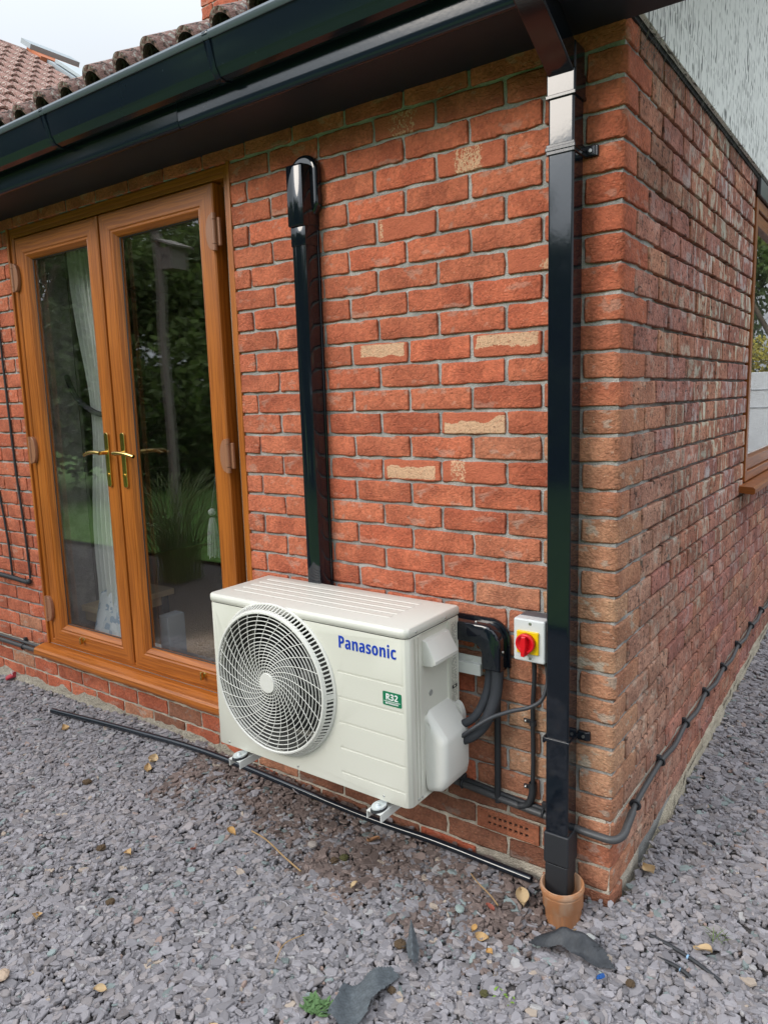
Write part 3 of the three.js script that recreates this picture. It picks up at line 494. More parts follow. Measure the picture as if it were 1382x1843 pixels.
// ---------------------------------------------------------------- patio doors
{
  const door = new THREE.Group(); door.name = 'patio_door'; door.userData.label = 'pair of oak coloured glazed patio doors'; house.add(door);
  function sweepFrame(x0, x1, y0, y1, prof) { // four mitred sides; prof [[inset, z]...] outside to inside; returns [bottom, right, top, left]
    const C = t => [[x0 + t, y0 + t], [x1 - t, y0 + t], [x1 - t, y1 - t], [x0 + t, y1 - t]]; const out = [];
    for (let s = 0; s < 4; s++) {
      const P = [], U = [], I = []; let acc = 0;
      prof.forEach((p, i) => { if (i) acc += Math.hypot(p[0] - prof[i - 1][0], p[1] - prof[i - 1][1]); const a = C(p[0])[s], b = C(p[0])[(s + 1) % 4]; P.push(a[0], a[1], p[1], b[0], b[1], p[1]); const la = s % 2 ? a[1] : a[0], lb = s % 2 ? b[1] : b[0]; U.push(la, acc + s * 0.37, lb, acc + s * 0.37); });
      for (let i = 0; i < prof.length - 1; i++) { const a = i * 2; I.push(a, a + 1, a + 2, a + 1, a + 3, a + 2); }
      let g = new THREE.BufferGeometry(); g.setAttribute('position', new THREE.Float32BufferAttribute(P, 3)); g.setAttribute('uv', new THREE.Float32BufferAttribute(U, 2)); g.setIndex(I); g = g.toNonIndexed(); g.computeVertexNormals(); out.push(g);
    } return out;
  }
  const fr = [[0, -0.085], [0, -0.012], [0.004, -0.008], [0.026, -0.008], [0.030, -0.012], [0.030, -0.048], [0.062, -0.048], [0.062, -0.085]];
  sweepFrame(D0, D1, SILL - 0.002, DTOP, fr).forEach(g => mesh('door_frame', g, M.oak, door));
  mesh('door_frame', uvBox(box(D0, D1, 2.352, DTOP - 0.001, -0.06, -0.0095, 0.004), 1), M.oak, door);
  mesh('gasket', [box(D0 + 0.028, D1 - 0.028, SILL + 0.004, SILL + 0.03, -0.08, -0.046), box(D0 + 0.0305, D0 + 0.062, SILL + 0.03, 2.35, -0.08, -0.046), box(D1 - 0.062, D1 - 0.0305, SILL + 0.03, 2.35, -0.08, -0.046), box(-2.26, -2.22, SILL + 0.03, 2.35, -0.08, -0.05)], M.gasket, door);
  const leafProf = [[0, -0.06], [0, -0.005], [0.005, 0.0], [0.070, 0.0], [0.075, -0.004], [0.079, -0.004], [0.083, -0.003], [0.098, -0.018], [0.104, -0.028], [0.104, -0.04]];
  const leaves = [[-2.922, -2.253], [-2.237, -1.524]];
  leaves.forEach(([a, b], i) => {
    const leaf = new THREE.Group(); leaf.name = 'door_leaf'; door.add(leaf);
    const gs = sweepFrame(a, b, SILL + 0.014, 2.345, leafProf);
    mesh('leaf_frame', gs, M.oak, leaf);
    mesh('glazing_seal', [...sweepFrame(a + 0.103, b - 0.103, SILL + 0.117, 2.242, [[0, -0.026], [0, -0.024], [0.005, -0.027]])], M.gasket, leaf);
    const p = mesh('pane', new THREE.PlaneGeometry(b - a - 0.2, 2.13 - SILL), M.pane, leaf, [(a + b) / 2, (SILL + 0.115 + 2.244) / 2, -0.031]);
    mesh('inner_pane', p.geometry, M.pane, leaf, [p.position.x, p.position.y, -0.050]);
    // handle plate and lever, towards the meeting stiles
    const hx = i ? b - (b - a) + 0.098 : b - 0.048, px = i ? a + 0.052 : b - 0.052, dir = i ? 1 : -1;
    const hd = [extrudeZ(rrect(px - 0.015, px + 0.015, 1.18, 1.425, 0.012), 0.0, 0.010, 0.003), rod([px, 1.335, 0.008], [px, 1.335, 0.052], 0.009), tube([[px - dir * 0.012, 1.337, 0.052], [px + dir * 0.03, 1.339, 0.055], [px + dir * 0.08, 1.335, 0.052], [px + dir * 0.122, 1.325, 0.044]], 0.0085, 10, 20)];
    const ky = new THREE.CylinderGeometry(0.008, 0.008, 0.006, 16); ky.rotateX(Math.PI / 2); ky.translate(px, 1.235, 0.012); hd.push(ky);
    const h = mesh('handle', hd, M.brass, leaf);
    // little thumb turn low on the leaf
    const kx = i ? -1.752 : -2.647, kn = new THREE.CylinderGeometry(0.011, 0.013, 0.008, 16); kn.rotateX(Math.PI / 2); kn.translate(kx, 0.396, 0.004);
    mesh('thumb_turn', [kn, box(kx - 0.004, kx + 0.004, 0.378, 0.414, 0.006, 0.024, 0.003)], M.brass, leaf);
  });
  const hinge = (x, y, side) => { // leaf flap, knuckle and frame flap
    const g = []; const h = 0.128; const fl = new THREE.Shape(); fl.moveTo(0, -h / 2); fl.lineTo(0, h / 2); fl.bezierCurveTo(-0.046, h / 2, -0.046, -h / 2, 0, -h / 2);
    const e = new THREE.ExtrudeGeometry(fl, { depth: 0.012, bevelEnabled: true, bevelSize: 0.002, bevelThickness: 0.003, bevelSegments: 2 }); if (side < 0) e.scale(-1, 1, 1); e.translate(x - side * 0.008, y, 0.002); g.push(side < 0 ? flip(e) : e);
    for (const [a, b] of [[-0.066, -0.044], [-0.042, 0.042], [0.044, 0.066]]) { const c = new THREE.CylinderGeometry(0.0095, 0.0095, b - a, 16); c.translate(x, y + (a + b) / 2, 0.014); g.push(c); }
    g.push(box(side > 0 ? x : x - 0.022, side > 0 ? x + 0.022 : x, y - 0.05, y + 0.05, -0.004, 0.008, 0.003));
    const m = mesh('hinge', g, M.hinge, door); return m;
  };
  function flip(g) { g = plain(g); const n = g.attributes.position; for (const k of ['position', 'normal', 'uv']) { const a = g.attributes[k], s = a.itemSize; for (let i = 0; i < a.count; i += 3) for (let q = 0; q < s; q++) { const t = a.array[(i + 1) * s + q]; a.array[(i + 1) * s + q] = a.array[(i + 2) * s + q]; a.array[(i + 2) * s + q] = t; } } g.computeVertexNormals(); return g; }
  for (const y of [2.166, 1.337, 0.52]) { hinge(-1.508, y, 1); hinge(-2.936, y, -1); }
  const sl = extrudeX([[-0.07, SILL - 0.03], [0.062, SILL - 0.052], [0.070, SILL - 0.050], [0.074, SILL - 0.040], [0.072, SILL - 0.020], [0.064, SILL - 0.010], [0.02, SILL - 0.0005], [-0.07, SILL]], -3.005, -1.40, 0.003);
  mesh('door_sill', uvBox(sl), M.oak, door);
  for (const x of [D1 + 0.0065, D0 - 0.0065]) mesh('frame_trim', uvBox(box(x - 0.0075, x + 0.0075, SILL, 2.40, -0.02, 0.003, 0.003), 1, true), M.oak, door);
}
{ // room behind the doors: closed, light comes only through the glass
  mesh('room_floor', slab(-4.5, -0.3, 0.22, 0.30, -3.6, -0.088), M.carpet, house);
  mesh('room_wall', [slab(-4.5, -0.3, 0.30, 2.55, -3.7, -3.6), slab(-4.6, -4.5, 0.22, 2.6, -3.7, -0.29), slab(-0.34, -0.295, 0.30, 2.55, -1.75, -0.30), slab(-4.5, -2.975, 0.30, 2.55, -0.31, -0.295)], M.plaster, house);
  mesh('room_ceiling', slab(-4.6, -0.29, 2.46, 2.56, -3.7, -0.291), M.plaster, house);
}
{ // side window
  const win = new THREE.Group(); win.name = 'side_window'; house.add(win); const za = WZ, zb = -3.25;
  const fx = 0.002, sec = (z0, z1, y0, y1, x0, x1) => uvBox(box(x0, x1, y0, y1, z0, z1, 0.004), 1, z0 - z1 > -0.1);
  const fm = phys([0.75, 0.72, 0.75], 0.4, { map: rep(oakMap, 1.4, 2.2) });
  mesh('window_frame', [sec(za - 0.045, za, WB, WT, -0.07, 0.006), sec(zb, zb + 0.045, WB, WT, -0.07, 0.006), sec(zb + 0.045, za - 0.045, WB, WB + 0.045, -0.07, 0.005), sec(zb + 0.045, za - 0.045, WT - 0.045, WT, -0.07, 0.005)], fm, win);
  mesh('sash', [sec(za - 0.105, za - 0.047, WB + 0.048, WT - 0.048, -0.06, -0.004), sec(zb + 0.105, za - 0.105, WB + 0.048, WB + 0.106, -0.06, -0.005), sec(zb + 0.105, za - 0.105, WT - 0.106, WT - 0.048, -0.06, -0.005)], fm, win);
  const p = mesh('pane', new THREE.PlaneGeometry(1.26, WT - WB - 0.2), M.pane, win, [-0.025, (WB + WT) / 2, (za + zb) / 2 - 0.01]); p.rotation.y = Math.PI / 2;
  const sl = extrudeZ([[-0.07, WB - 0.03], [0.060, WB - 0.045], [0.068, WB - 0.038], [0.068, WB - 0.018], [0.060, WB - 0.010], [-0.07, WB - 0.001]], -3.3, -1.70, 0.003);
  mesh('window_sill', uvBox(sl), fm, win);
  mesh('lead_flashing', [box(0.004, 0.02, WT + 0.004, WT + 0.075, -3.3, za + 0.01, 0.004)], std([0.05, 0.055, 0.06], 0.35), win);
  mesh('room_wall', [slab(-1.3, -1.2, 0.3, 2.5, -3.7, -1.8)], M.plaster, house);
}
// ---------------------------------------------------------------- outdoor unit
const font = await new FontLoader().loadAsync('fonts/droid/droid_sans_bold.typeface.json');
{
  const A = { x0: -1.285, x1: -0.470, y0: 0.360, y1: 0.900, z0: 0.052, z1: 0.345 }; const cx = -0.985, cy = 0.652;
  const ac = thing('outdoor_unit', 'cream air conditioning outdoor unit with round fan grille mounted low on the brick wall', 'air conditioner');
  const plan = (o) => { const s = new THREE.Shape(), x0 = A.x0 - o, x1 = A.x1 + o, z0 = -A.z1 - o, z1 = -A.z0 + o, r = 0.024; s.moveTo(x0 + r, z0); s.lineTo(x1 - r, z0); s.absarc(x1 - r, z0 + r, r, -Math.PI / 2, 0); s.lineTo(x1, z1 - 0.008); s.lineTo(x1 - 0.008, z1); s.lineTo(x0 + 0.008, z1); s.lineTo(x0, z1 - 0.008); s.lineTo(x0, z0 + r); s.absarc(x0 + r, z0 + r, r, Math.PI, Math.PI * 1.5); return s; };
  const prism = (o, y0, y1, b, seg) => { const g = new THREE.ExtrudeGeometry(plan(o), { depth: y1 - y0 - 2 * b, bevelEnabled: true, bevelSize: b, bevelOffset: -b, bevelThickness: b, bevelSegments: seg, curveSegments: 8 }); g.rotateX(-Math.PI / 2); g.translate(0, y0 + b, 0); return g; };
  const ev = new Evaluator(); ev.attributes = ['position', 'normal', 'uv'];
  const B = g => { const b = new Brush(g); b.updateMatrixWorld(); return b; };
  let body = B(prism(0, A.y0, A.y1 - 0.030, 0.004, 2));
  const hole = new THREE.CylinderGeometry(0.2445, 0.2445, 0.22, 96); hole.rotateX(Math.PI / 2); hole.translate(cx, cy, A.z1 - 0.05);
  body = ev.evaluate(body, B(hole), SUBTRACTION);
  const rec = new THREE.ExtrudeGeometry(rrect(0.118, 0.272, 0.366, 0.866, 0.014), { depth: 0.03, bevelEnabled: false }); rec.rotateY(Math.PI / 2); rec.translate(A.x1 - 0.010, 0, 0); // (u,y)->z=-u
  rec.scale(1, 1, -1); { const i = rec.index; } 
  const recBox = new RoundedBoxGeometry(0.014, 0.504, 0.156, 3, 0.006); recBox.translate(A.x1 + 0.0005, 0.616, 0.195);
  body = ev.evaluate(body, B(recBox), SUBTRACTION);
  for (const z of [0.305, 0.287]) body = ev.evaluate(body, B(box(A.x1 - 0.0035, A.x1 + 0.01, A.y0 + 0.003, A.y1 - 0.036, z - 0.0016, z + 0.0016)), SUBTRACTION);
  for (const y of [0.733, 0.652, 0.572, 0.489, 0.409]) { const c = new THREE.CapsuleGeometry(0.0045, 0.232, 3, 10); c.rotateZ(Math.PI / 2); c.scale(1, 1, 0.75); c.translate(-0.603, y, A.z1 + 0.001); body = ev.evaluate(body, B(c), SUBTRACTION); }
  mesh('casing', toCreasedNormals(plain(body.geometry), 0.6), M.cream, ac);
  mesh('seam_shade_strip', prism(-0.003, A.y1 - 0.034, A.y1 - 0.028, 0.001, 1), M.matt, ac);  // dark strip paints in the shade of the lid seam
  const lidTop = A.y1;
  const lid = [toCreasedNormals(prism(0.0025, A.y1 - 0.0285, lidTop, 0.008, 4), 0.8)];
  for (const [i, z] of [0.098, 0.138, 0.178, 0.218, 0.258].entries()) lid.push(new RoundedBoxGeometry(0.66, 0.006, 0.024, 3, 0.0028).translate(-0.91, lidTop - 0.0016, z));
  mesh('lid', lid, M.creamlid, ac);
  // fan housing inside the casing
  mesh('fan_shroud', new THREE.LatheGeometry([[0.2440, 0.0], [0.2380, -0.02], [0.232, -0.06], [0.231, -0.10]].map(p => new THREE.Vector2(p[0], p[1])), 72).rotateX(Math.PI / 2).translate(cx, cy, A.z1 - 0.004), std([0.09, 0.09, 0.082], 0.6, { side: THREE.DoubleSide }), ac);
  mesh('coil', new THREE.CircleGeometry(0.24, 64).translate(cx, cy, A.z1 - 0.155), M.cavity, ac);
  const fanG = [new THREE.CylinderGeometry(0.05, 0.055, 0.05, 32).rotateX(Math.PI / 2).translate(0, 0, 0)];
  for (let b = 0; b < 3; b++) { const g = new ParametricGeometry((u, v, t) => { const r = 0.045 + v * 0.165, a = (u - 0.5) * (1.3 + 0.5 * v) - 0.5 * v; t.set(r * Math.cos(a), r * Math.sin(a), -0.05 * (u - 0.5) - 0.01 * v); }, 14, 8); g.rotateZ(b * Math.PI * 2 / 3 + 0.6); fanG.push(g); }
  mesh('fan', fanG, std([0.018, 0.019, 0.02], 0.45, { side: THREE.DoubleSide }), ac, [cx, cy, A.z1 - 0.075]);
  // guard: outer ring, slotted skirt, rings, curved spokes, hub
  const zg = A.z1 + 0.036; const gp = [[0.2545, -0.001], [0.2545, 0.004], [0.2515, 0.0075], [0.2475, 0.0075], [0.2475, -0.001]];
  const ring = toCreasedNormals(new THREE.LatheGeometry(gp.map(p => new THREE.Vector2(p[0], p[1])), 96).rotateX(Math.PI / 2).translate(cx, cy, A.z1), 0.6);
  const rim = toCreasedNormals(new THREE.LatheGeometry([[0.2385, 0.027], [0.2365, 0.034], [0.233, 0.0385], [0.228, 0.0395], [0.2255, 0.037], [0.2255, 0.033], [0.231, 0.030], [0.2345, 0.024]].map(p => new THREE.Vector2(...p)), 96).rotateX(Math.PI / 2).translate(cx, cy, A.z1), 0.6);
  const skirt = [];
  for (let i = 0; i < 112; i++) { const a = i / 112 * Math.PI * 2; const wide = Math.abs(Math.sin(a)) < 0.03; const g = new THREE.BoxGeometry(0.004, wide ? 0.016 : 0.0044, 0.030); g.rotateY(-0.42); g.translate(0.2425, 0, 0.018); g.rotateZ(a); g.translate(cx, cy, A.z1); skirt.push(g); }
  mesh('guard_skirt', [ring, rim, ...skirt], M.plasticcream, ac);
  const radii = []; for (let i = 0; i < 10; i++) radii.push(0.042 + i * 0.0103); for (let i = 1; i <= 6; i++) radii.push(0.1347 + i * 0.0137);
  const rings = radii.map(r => new THREE.TorusGeometry(r, 0.0014, 5, 72).scale(1, 1, 2.0).translate(cx, cy, zg - 0.0005));
  const spokes = []; 
  for (let i = 0; i < 28; i++) { const a0 = i / 28 * Math.PI * 2, pts = []; for (let k = 0; k <= 12; k++) { const t = k / 12, r = 0.032 + t * 0.196, a = a0 - 0.52 * Math.log(r / 0.032); pts.push([cx + r * Math.cos(a), cy + r * Math.sin(a), zg + 0.0008]); } spokes.push(tube(pts, 0.0013, 5, 18).toNonIndexed()); }
  mesh('guard_rings', rings, M.plasticcream, ac);
  mesh('guard_spokes', spokes, M.plasticcream, ac);
  mesh('guard_hub', new THREE.CylinderGeometry(0.0315, 0.034, 0.010, 40).rotateX(Math.PI / 2).translate(cx, cy, zg + 0.001), M.plasticcream, ac);
  // lettering
  const wg = new TextGeometry('Panasonic', { font, size: 0.0375, depth: 0.0012, curveSegments: 6 }); wg.computeBoundingBox(); const bb = wg.boundingBox; wg.translate(-bb.min.x, 0, 0); wg.scale(0.2075 / (bb.max.x - bb.min.x), 1, 1);
  mesh('wordmark', wg, M.blue, ac, [-0.7135, 0.8085, A.z1 + 0.0002]).userData.label = 'blue maker lettering on the front panel';
  const lab = mesh('refrigerant_label', extrudeZ(rrect(-0.5565, -0.4915, 0.666, 0.7075, 0.004), A.z1 + 0.0002, A.z1 + 0.0012), M.green, ac);
  const rg = new TextGeometry('R32', { font, size: 0.0185, depth: 0.0008, curveSegments: 5 }); rg.computeBoundingBox(); rg.translate(-(rg.boundingBox.min.x + rg.boundingBox.max.x) / 2, 0, 0);
  const rt = new TextGeometry('REFRIGERANT', { font, size: 0.0050, depth: 0.0008, curveSegments: 3 }); rt.computeBoundingBox(); rt.translate(-(rt.boundingBox.min.x + rt.boundingBox.max.x) / 2, -0.0125, 0);
  mesh('label_lettering', [rg, rt, box(-0.028, 0.028, -0.0050, -0.0038, 0, 0.0008)], M.white, lab, [-0.524, 0.6835, A.z1 + 0.0014]);
  // right side: hood handle, valve cover, printed notice, screws
  const hood = extrudeZ([[-0.008, 0.846], [-0.008, 0.765], [0.024, 0.768], [0.037, 0.776], [0.038, 0.786], [0.006, 0.842]], 0.124, 0.256, 0.004, 3); mesh('grab_handle', toCreasedNormals(hood, 0.5), M.plasticcream, ac, [A.x1, 0, 0]);
  const cov = extrudeZ([[-0.006, 0.622], [0.0, 0.618], [0.058, 0.548], [0.062, 0.53], [0.062, 0.425], [0.056, 0.396], [0.040, 0.378], [0.0, 0.368], [-0.006, 0.368]], 0.094, 0.252, 0.026, 6);
  mesh('valve_cover', toCreasedNormals(cov, 0.9), M.plasticcream, ac, [A.x1, 0, 0]);
  mesh('valve_cover_cap', new THREE.CylinderGeometry(0.048, 0.048, 0.022, 32).rotateX(Math.PI / 2).rotateZ(0).scale(0.55, 1, 1).translate(A.x1 + 0.004, 0.552, 0.082), M.plasticcream, ac);
  const cv = document.createElement('canvas'); cv.width = 128; cv.height = 1024; const c2 = cv.getContext('2d'); c2.fillStyle = '#d6d3c6'; c2.fillRect(0, 0, 128, 1024); c2.fillStyle = '#3a3a38';
  const tr = rng(3); for (let y = 10; y < 1010; y += 13) { if (y > 620 && y < 655 || y > 800 && y < 835) continue; let x = 8; while (x < 112) { const w = 4 + tr() * 16; if (tr() > 0.25) c2.fillRect(x, y, Math.min(w, 116 - x), 5); x += w + 4; } }
  c2.fillStyle = '#101010'; c2.fillRect(8, 622, 112, 34); c2.fillRect(8, 802, 112, 34); c2.fillStyle = '#d6d3c6'; c2.fillRect(44, 630, 40, 16);
  const ct = new THREE.CanvasTexture(cv); ct.colorSpace = THREE.SRGBColorSpace;
  const st = mesh('printed_notice', new THREE.PlaneGeometry(0.034, 0.335), std([1, 1, 1], 0.5, { map: ct }), ac, [A.x1 + 0.0012, 0.692, 0.088]); st.rotation.y = Math.PI / 2;
  const hole2 = new THREE.TorusGeometry(0.0075, 0.002, 8, 24).rotateY(Math.PI / 2); mesh('screw_hole', [hole2, new THREE.CircleGeometry(0.0075, 20).rotateY(Math.PI / 2).translate(0.0008, 0, 0)], std([0.3, 0.3, 0.28], 0.5), ac, [A.x1 - 0.0062, 0.672, 0.215]);
  const sc = new THREE.SphereGeometry(0.0042, 12, 8).scale(1, 1, 0.6);
  for (const [x, y, z, r] of [[-1.015, 0.884, A.z1 + 0.003, 0], [-1.225, 0.374, A.z1, 0], [-0.905, 0.374, A.z1, 0], [-0.565, 0.377, A.z1, 0], [A.x1 + 0.003, 0.884, 0.30, 1], [A.x1 + 0.003, 0.884, 0.14, 1], [A.x1, 0.374, 0.30, 1], [A.x1, 0.374, 0.282, 1]]) { const m = mesh('casing_screw', sc, M.screw, ac, [x, y, z]); if (r) m.rotation.y = Math.PI / 2; }
  // wall bracket
  const br = thing('wall_bracket', 'pale steel wall bracket carrying the outdoor unit on two arms', 'bracket');
  for (const x of [-1.158, -0.572]) {
    const u = [[-0.026, 0.343], [0.026, 0.343], [0.026, 0.318], [0.0235, 0.318], [0.0235, 0.3405], [-0.0235, 0.3405], [-0.0235, 0.318], [-0.026, 0.318]];
    const arm = mesh('arm', extrudeZ(u, 0.010, 0.388), M.bracket, br, [x, 0, 0]);
    mesh('upright', box(x - 0.02, x + 0.02, 0.25, 0.76, 0.002, 0.024, 0.002), M.bracket, br);
    for (const z of [0.361, 0.10]) {
      mesh('rubber_pad', new THREE.CylinderGeometry(0.022, 0.024, 0.009, 28).scale(0.9, 1, 1.35).translate(x, 0.347, z), M.matt, br);
      const w = new THREE.CylinderGeometry(0.0205, 0.0215, 0.0045, 28).scale(0.95, 1, 1.4).translate(x, 0.3525, z - 0.001), nut = new THREE.CylinderGeometry(0.0075, 0.0075, 0.007, 6).translate(x, 0.3575, z + 0.004), stem = rod([x, 0.35, z + 0.004], [x, 0.364, z + 0.004], 0.004), foot = box(x - 0.013, x + 0.013, 0.353, 0.3625, z - 0.030, z - 0.0255, 0.001);
      mesh('clamp', [w, nut, stem, foot], M.zinc, br);
    }
  }
  mesh('cross_rail', [box(-1.25, -0.405, 0.677, 0.714, 0.024, 0.040, 0.002), box(-1.25, -0.408, 0.714, 0.735, 0.024, 0.027), box(-0.46, -0.44, 0.721, 0.728, 0.027, 0.030)], M.bracket, br);
}
{ // rising trunking
  const tk = thing('pipe_trunking', 'tall glossy black pipe trunking rising up the wall from behind the outdoor unit', 'trunking');
  const x0 = -1.090, x1 = -1.016; const sec = new THREE.Shape(); const hw = (x1 - x0) / 2, c = (x0 + x1) / 2;
  const profile = (w, d) => [[-w, 0], [-w, d * 0.62], [-w * 0.78, d * 0.97], [-w * 0.66, d], [w * 0.66, d], [w * 0.78, d * 0.97], [w, d * 0.62], [w, 0]];
  const up = (w, d, y0, y1, b) => { const s = new THREE.Shape(profile(w, d).map(p => new THREE.Vector2(p[0], -p[1]))); const g = new THREE.ExtrudeGeometry(s, { depth: y1 - y0 - 2 * b, bevelEnabled: b > 0, bevelSize: b, bevelOffset: -b, bevelThickness: b, bevelSegments: 4 }); g.rotateX(-Math.PI / 2); g.translate(c, y0 + b, 0.002); return toCreasedNormals(g, 0.5); };
  mesh('duct', [up(hw, 0.060, 0.70, 2.10, 0), box(c - hw - 0.004, c + hw + 0.004, 0.70, 2.1, 0, 0.012, 0.003)], M.black, tk);
  mesh('coupler', [up(hw + 0.003, 0.063, 2.045, 2.115, 0.002)], M.black, tk);
  mesh('wall_inlet', [up(hw + 0.005, 0.072, 2.105, 2.298, 0.007)], M.black, tk);
  mesh('flange', extrudeZ(rrect(c - 0.055, c + 0.062, 2.13, 2.335, 0.056), 0.0, 0.034, 0.012, 4), M.black, tk);
  // bend to the right of the unit
  const el = thing('trunking_bend', 'glossy black trunking bend on the wall beside the unit, turning down', 'trunking');
  const path = (o) => { const s = new THREE.Shape(), yT = 0.852 + o, xR = -0.326 + o, R = 0.06 + o, yB = 0.712, xL = -0.56, wd = 0.062 + 2 * o, Ri = 0.035; s.moveTo(xL, yT); s.lineTo(xR - R, yT); s.absarc(xR - R, yT - R, R, Math.PI / 2, 0, true); s.lineTo(xR, yB); s.lineTo(xR - wd, yB); s.lineTo(xR - wd, yT - wd - Ri); s.absarc(xR - wd - Ri, yT - wd - Ri, Ri, 0, Math.PI / 2, false); s.lineTo(xL, yT - wd); return s; };
  mesh('cover', toCreasedNormals(extrudeZ(path(0), 0.01, 0.066, 0.008, 4), 0.7), M.black, el);
  mesh('back_plate', toCreasedNormals(extrudeZ(path(0.008), 0.0, 0.012, 0.002, 2), 0.7), M.black, el);
  for (const [x, y] of [[-0.415, 0.853], [-0.325, 0.772]]) mesh('screw', new THREE.SphereGeometry(0.0045, 10, 8), M.screw, el, [x, y, 0.045]);
  const p1 = mesh('insulated_pipe', tube([[-0.345, 0.74, 0.042], [-0.345, 0.68, 0.044], [-0.347, 0.62, 0.060], [-0.362, 0.555, 0.10], [-0.40, 0.515, 0.125], [-0.46, 0.49, 0.13]], 0.0185, 14, 40), M.foam); tag(p1, 'thick black foam covered pipe curving from bend to valve cover', 'pipe');
  const p2 = mesh('insulated_pipe', tube([[-0.374, 0.74, 0.040], [-0.374, 0.68, 0.042], [-0.376, 0.63, 0.060], [-0.384, 0.585, 0.10], [-0.41, 0.557, 0.12], [-0.46, 0.54, 0.125]], 0.0125, 14, 40), M.foam); tag(p2, 'thin black foam covered pipe beside the thicker one', 'pipe');
  const tp = [];
  tag(mesh('condensate_pipe', [rod([-0.359, 0.70, 0.016], [-0.359, 0.262, 0.016], 0.0105, 16)], M.matt), 'straight black drain pipe dropping down the wall behind the foam pipes', 'pipe');
}
{ // isolator
  const iso = thing('isolator_switch', 'grey isolator box with red rotary knob on yellow plate beside the downpipe', 'switch', [-0.2255, 0.834, 0.0]);
  mesh('back_box', box(-0.044, 0.052, -0.058, 0.066, 0.0, 0.045, 0.004), M.isodark, iso);
  mesh('front_cover', [box(-0.0485, 0.0485, -0.064, 0.064, 0.030, 0.078, 0.006)], M.isogrey, iso);
  mesh('yellow_plate', box(-0.035, 0.032, -0.037, 0.030, 0.077, 0.086, 0.0025), M.yellow, iso);
  const k = mesh('knob', [new THREE.LatheGeometry([[0, 0], [0.029, 0], [0.029, 0.010], [0.0275, 0.014], [0.022, 0.014], [0.020, 0.008], [0, 0.006]].map(p => new THREE.Vector2(...p)), 48).rotateX(Math.PI / 2), extrudeZ([[-0.006, 0.024], [0.006, 0.024], [0.0085, -0.006], [0.005, -0.036], [-0.005, -0.036], [-0.0085, -0.006]], 0.004, 0.024, 0.002, 2), extrudeZ([[-0.020, -0.020], [0.020, -0.020], [0.005, -0.037], [-0.005, -0.037]], 0, 0.012, 0.002, 2)], M.red, iso, [-0.004, -0.003, 0.087]); k.rotation.z = -0.05;
  for (const y of [0.052, -0.052]) mesh('cover_screw', [new THREE.CylinderGeometry(0.0042, 0.0042, 0.003, 14).rotateX(Math.PI / 2), box(-0.0006, 0.0006, -0.0035, 0.0035, 0.0012, 0.0022)], M.screw, iso, [0.004, y, 0.078]);
  mesh('gland', new THREE.CylinderGeometry(0.009, 0.0075, 0.02, 12).translate(-0.008, -0.072, 0.026), M.matt, iso);
  const cb = mesh('power_cable', tube([[-0.195, 0.765, 0.03], [-0.186, 0.72, 0.035], [-0.186, 0.685, 0.045], [-0.198, 0.65, 0.055], [-0.232, 0.625, 0.065], [-0.28, 0.610, 0.085], [-0.33, 0.590, 0.12], [-0.375, 0.556, 0.145], [-0.41, 0.525, 0.15]], 0.0062, 8, 60), M.greypipe); cb.material = std([0.045, 0.048, 0.055], 0.45); tag(cb, 'slack black cable looping from isolator box across to the unit', 'cable');
  const cv = thing('supply_cable', 'black cable clipped straight down the wall below isolator box', 'cable');
  mesh('sheath', tube([[-0.2335, 0.765, 0.024], [-0.236, 0.70, 0.016], [-0.242, 0.62, 0.012], [-0.243, 0.55, 0.011], [-0.2415, 0.45, 0.011], [-0.2425, 0.345, 0.012]], 0.0075, 8, 40), M.matt, cv);
  const clipAt = (x, y) => { mesh('cable_clip', [new THREE.CylinderGeometry(0.011, 0.011, 0.014, 12).translate(x + 0.026, y, 0.012), box(x - 0.008, x + 0.018, y - 0.006, y + 0.006, 0.0, 0.006, 0.001)], M.matt, cv); mesh('clip_screw', new THREE.SphereGeometry(0.0055, 10, 8).translate(x, y, 0.008), M.screw, cv); };
  clipAt(-0.268, 0.553); clipAt(-0.268, 0.338);
  mesh('flexible_elbow', tube([[-0.2425, 0.36, 0.013], [-0.244, 0.318, 0.014], [-0.258, 0.285, 0.016], [-0.285, 0.272, 0.018]], 0.0115, 10, 24), M.matt, cv);
}
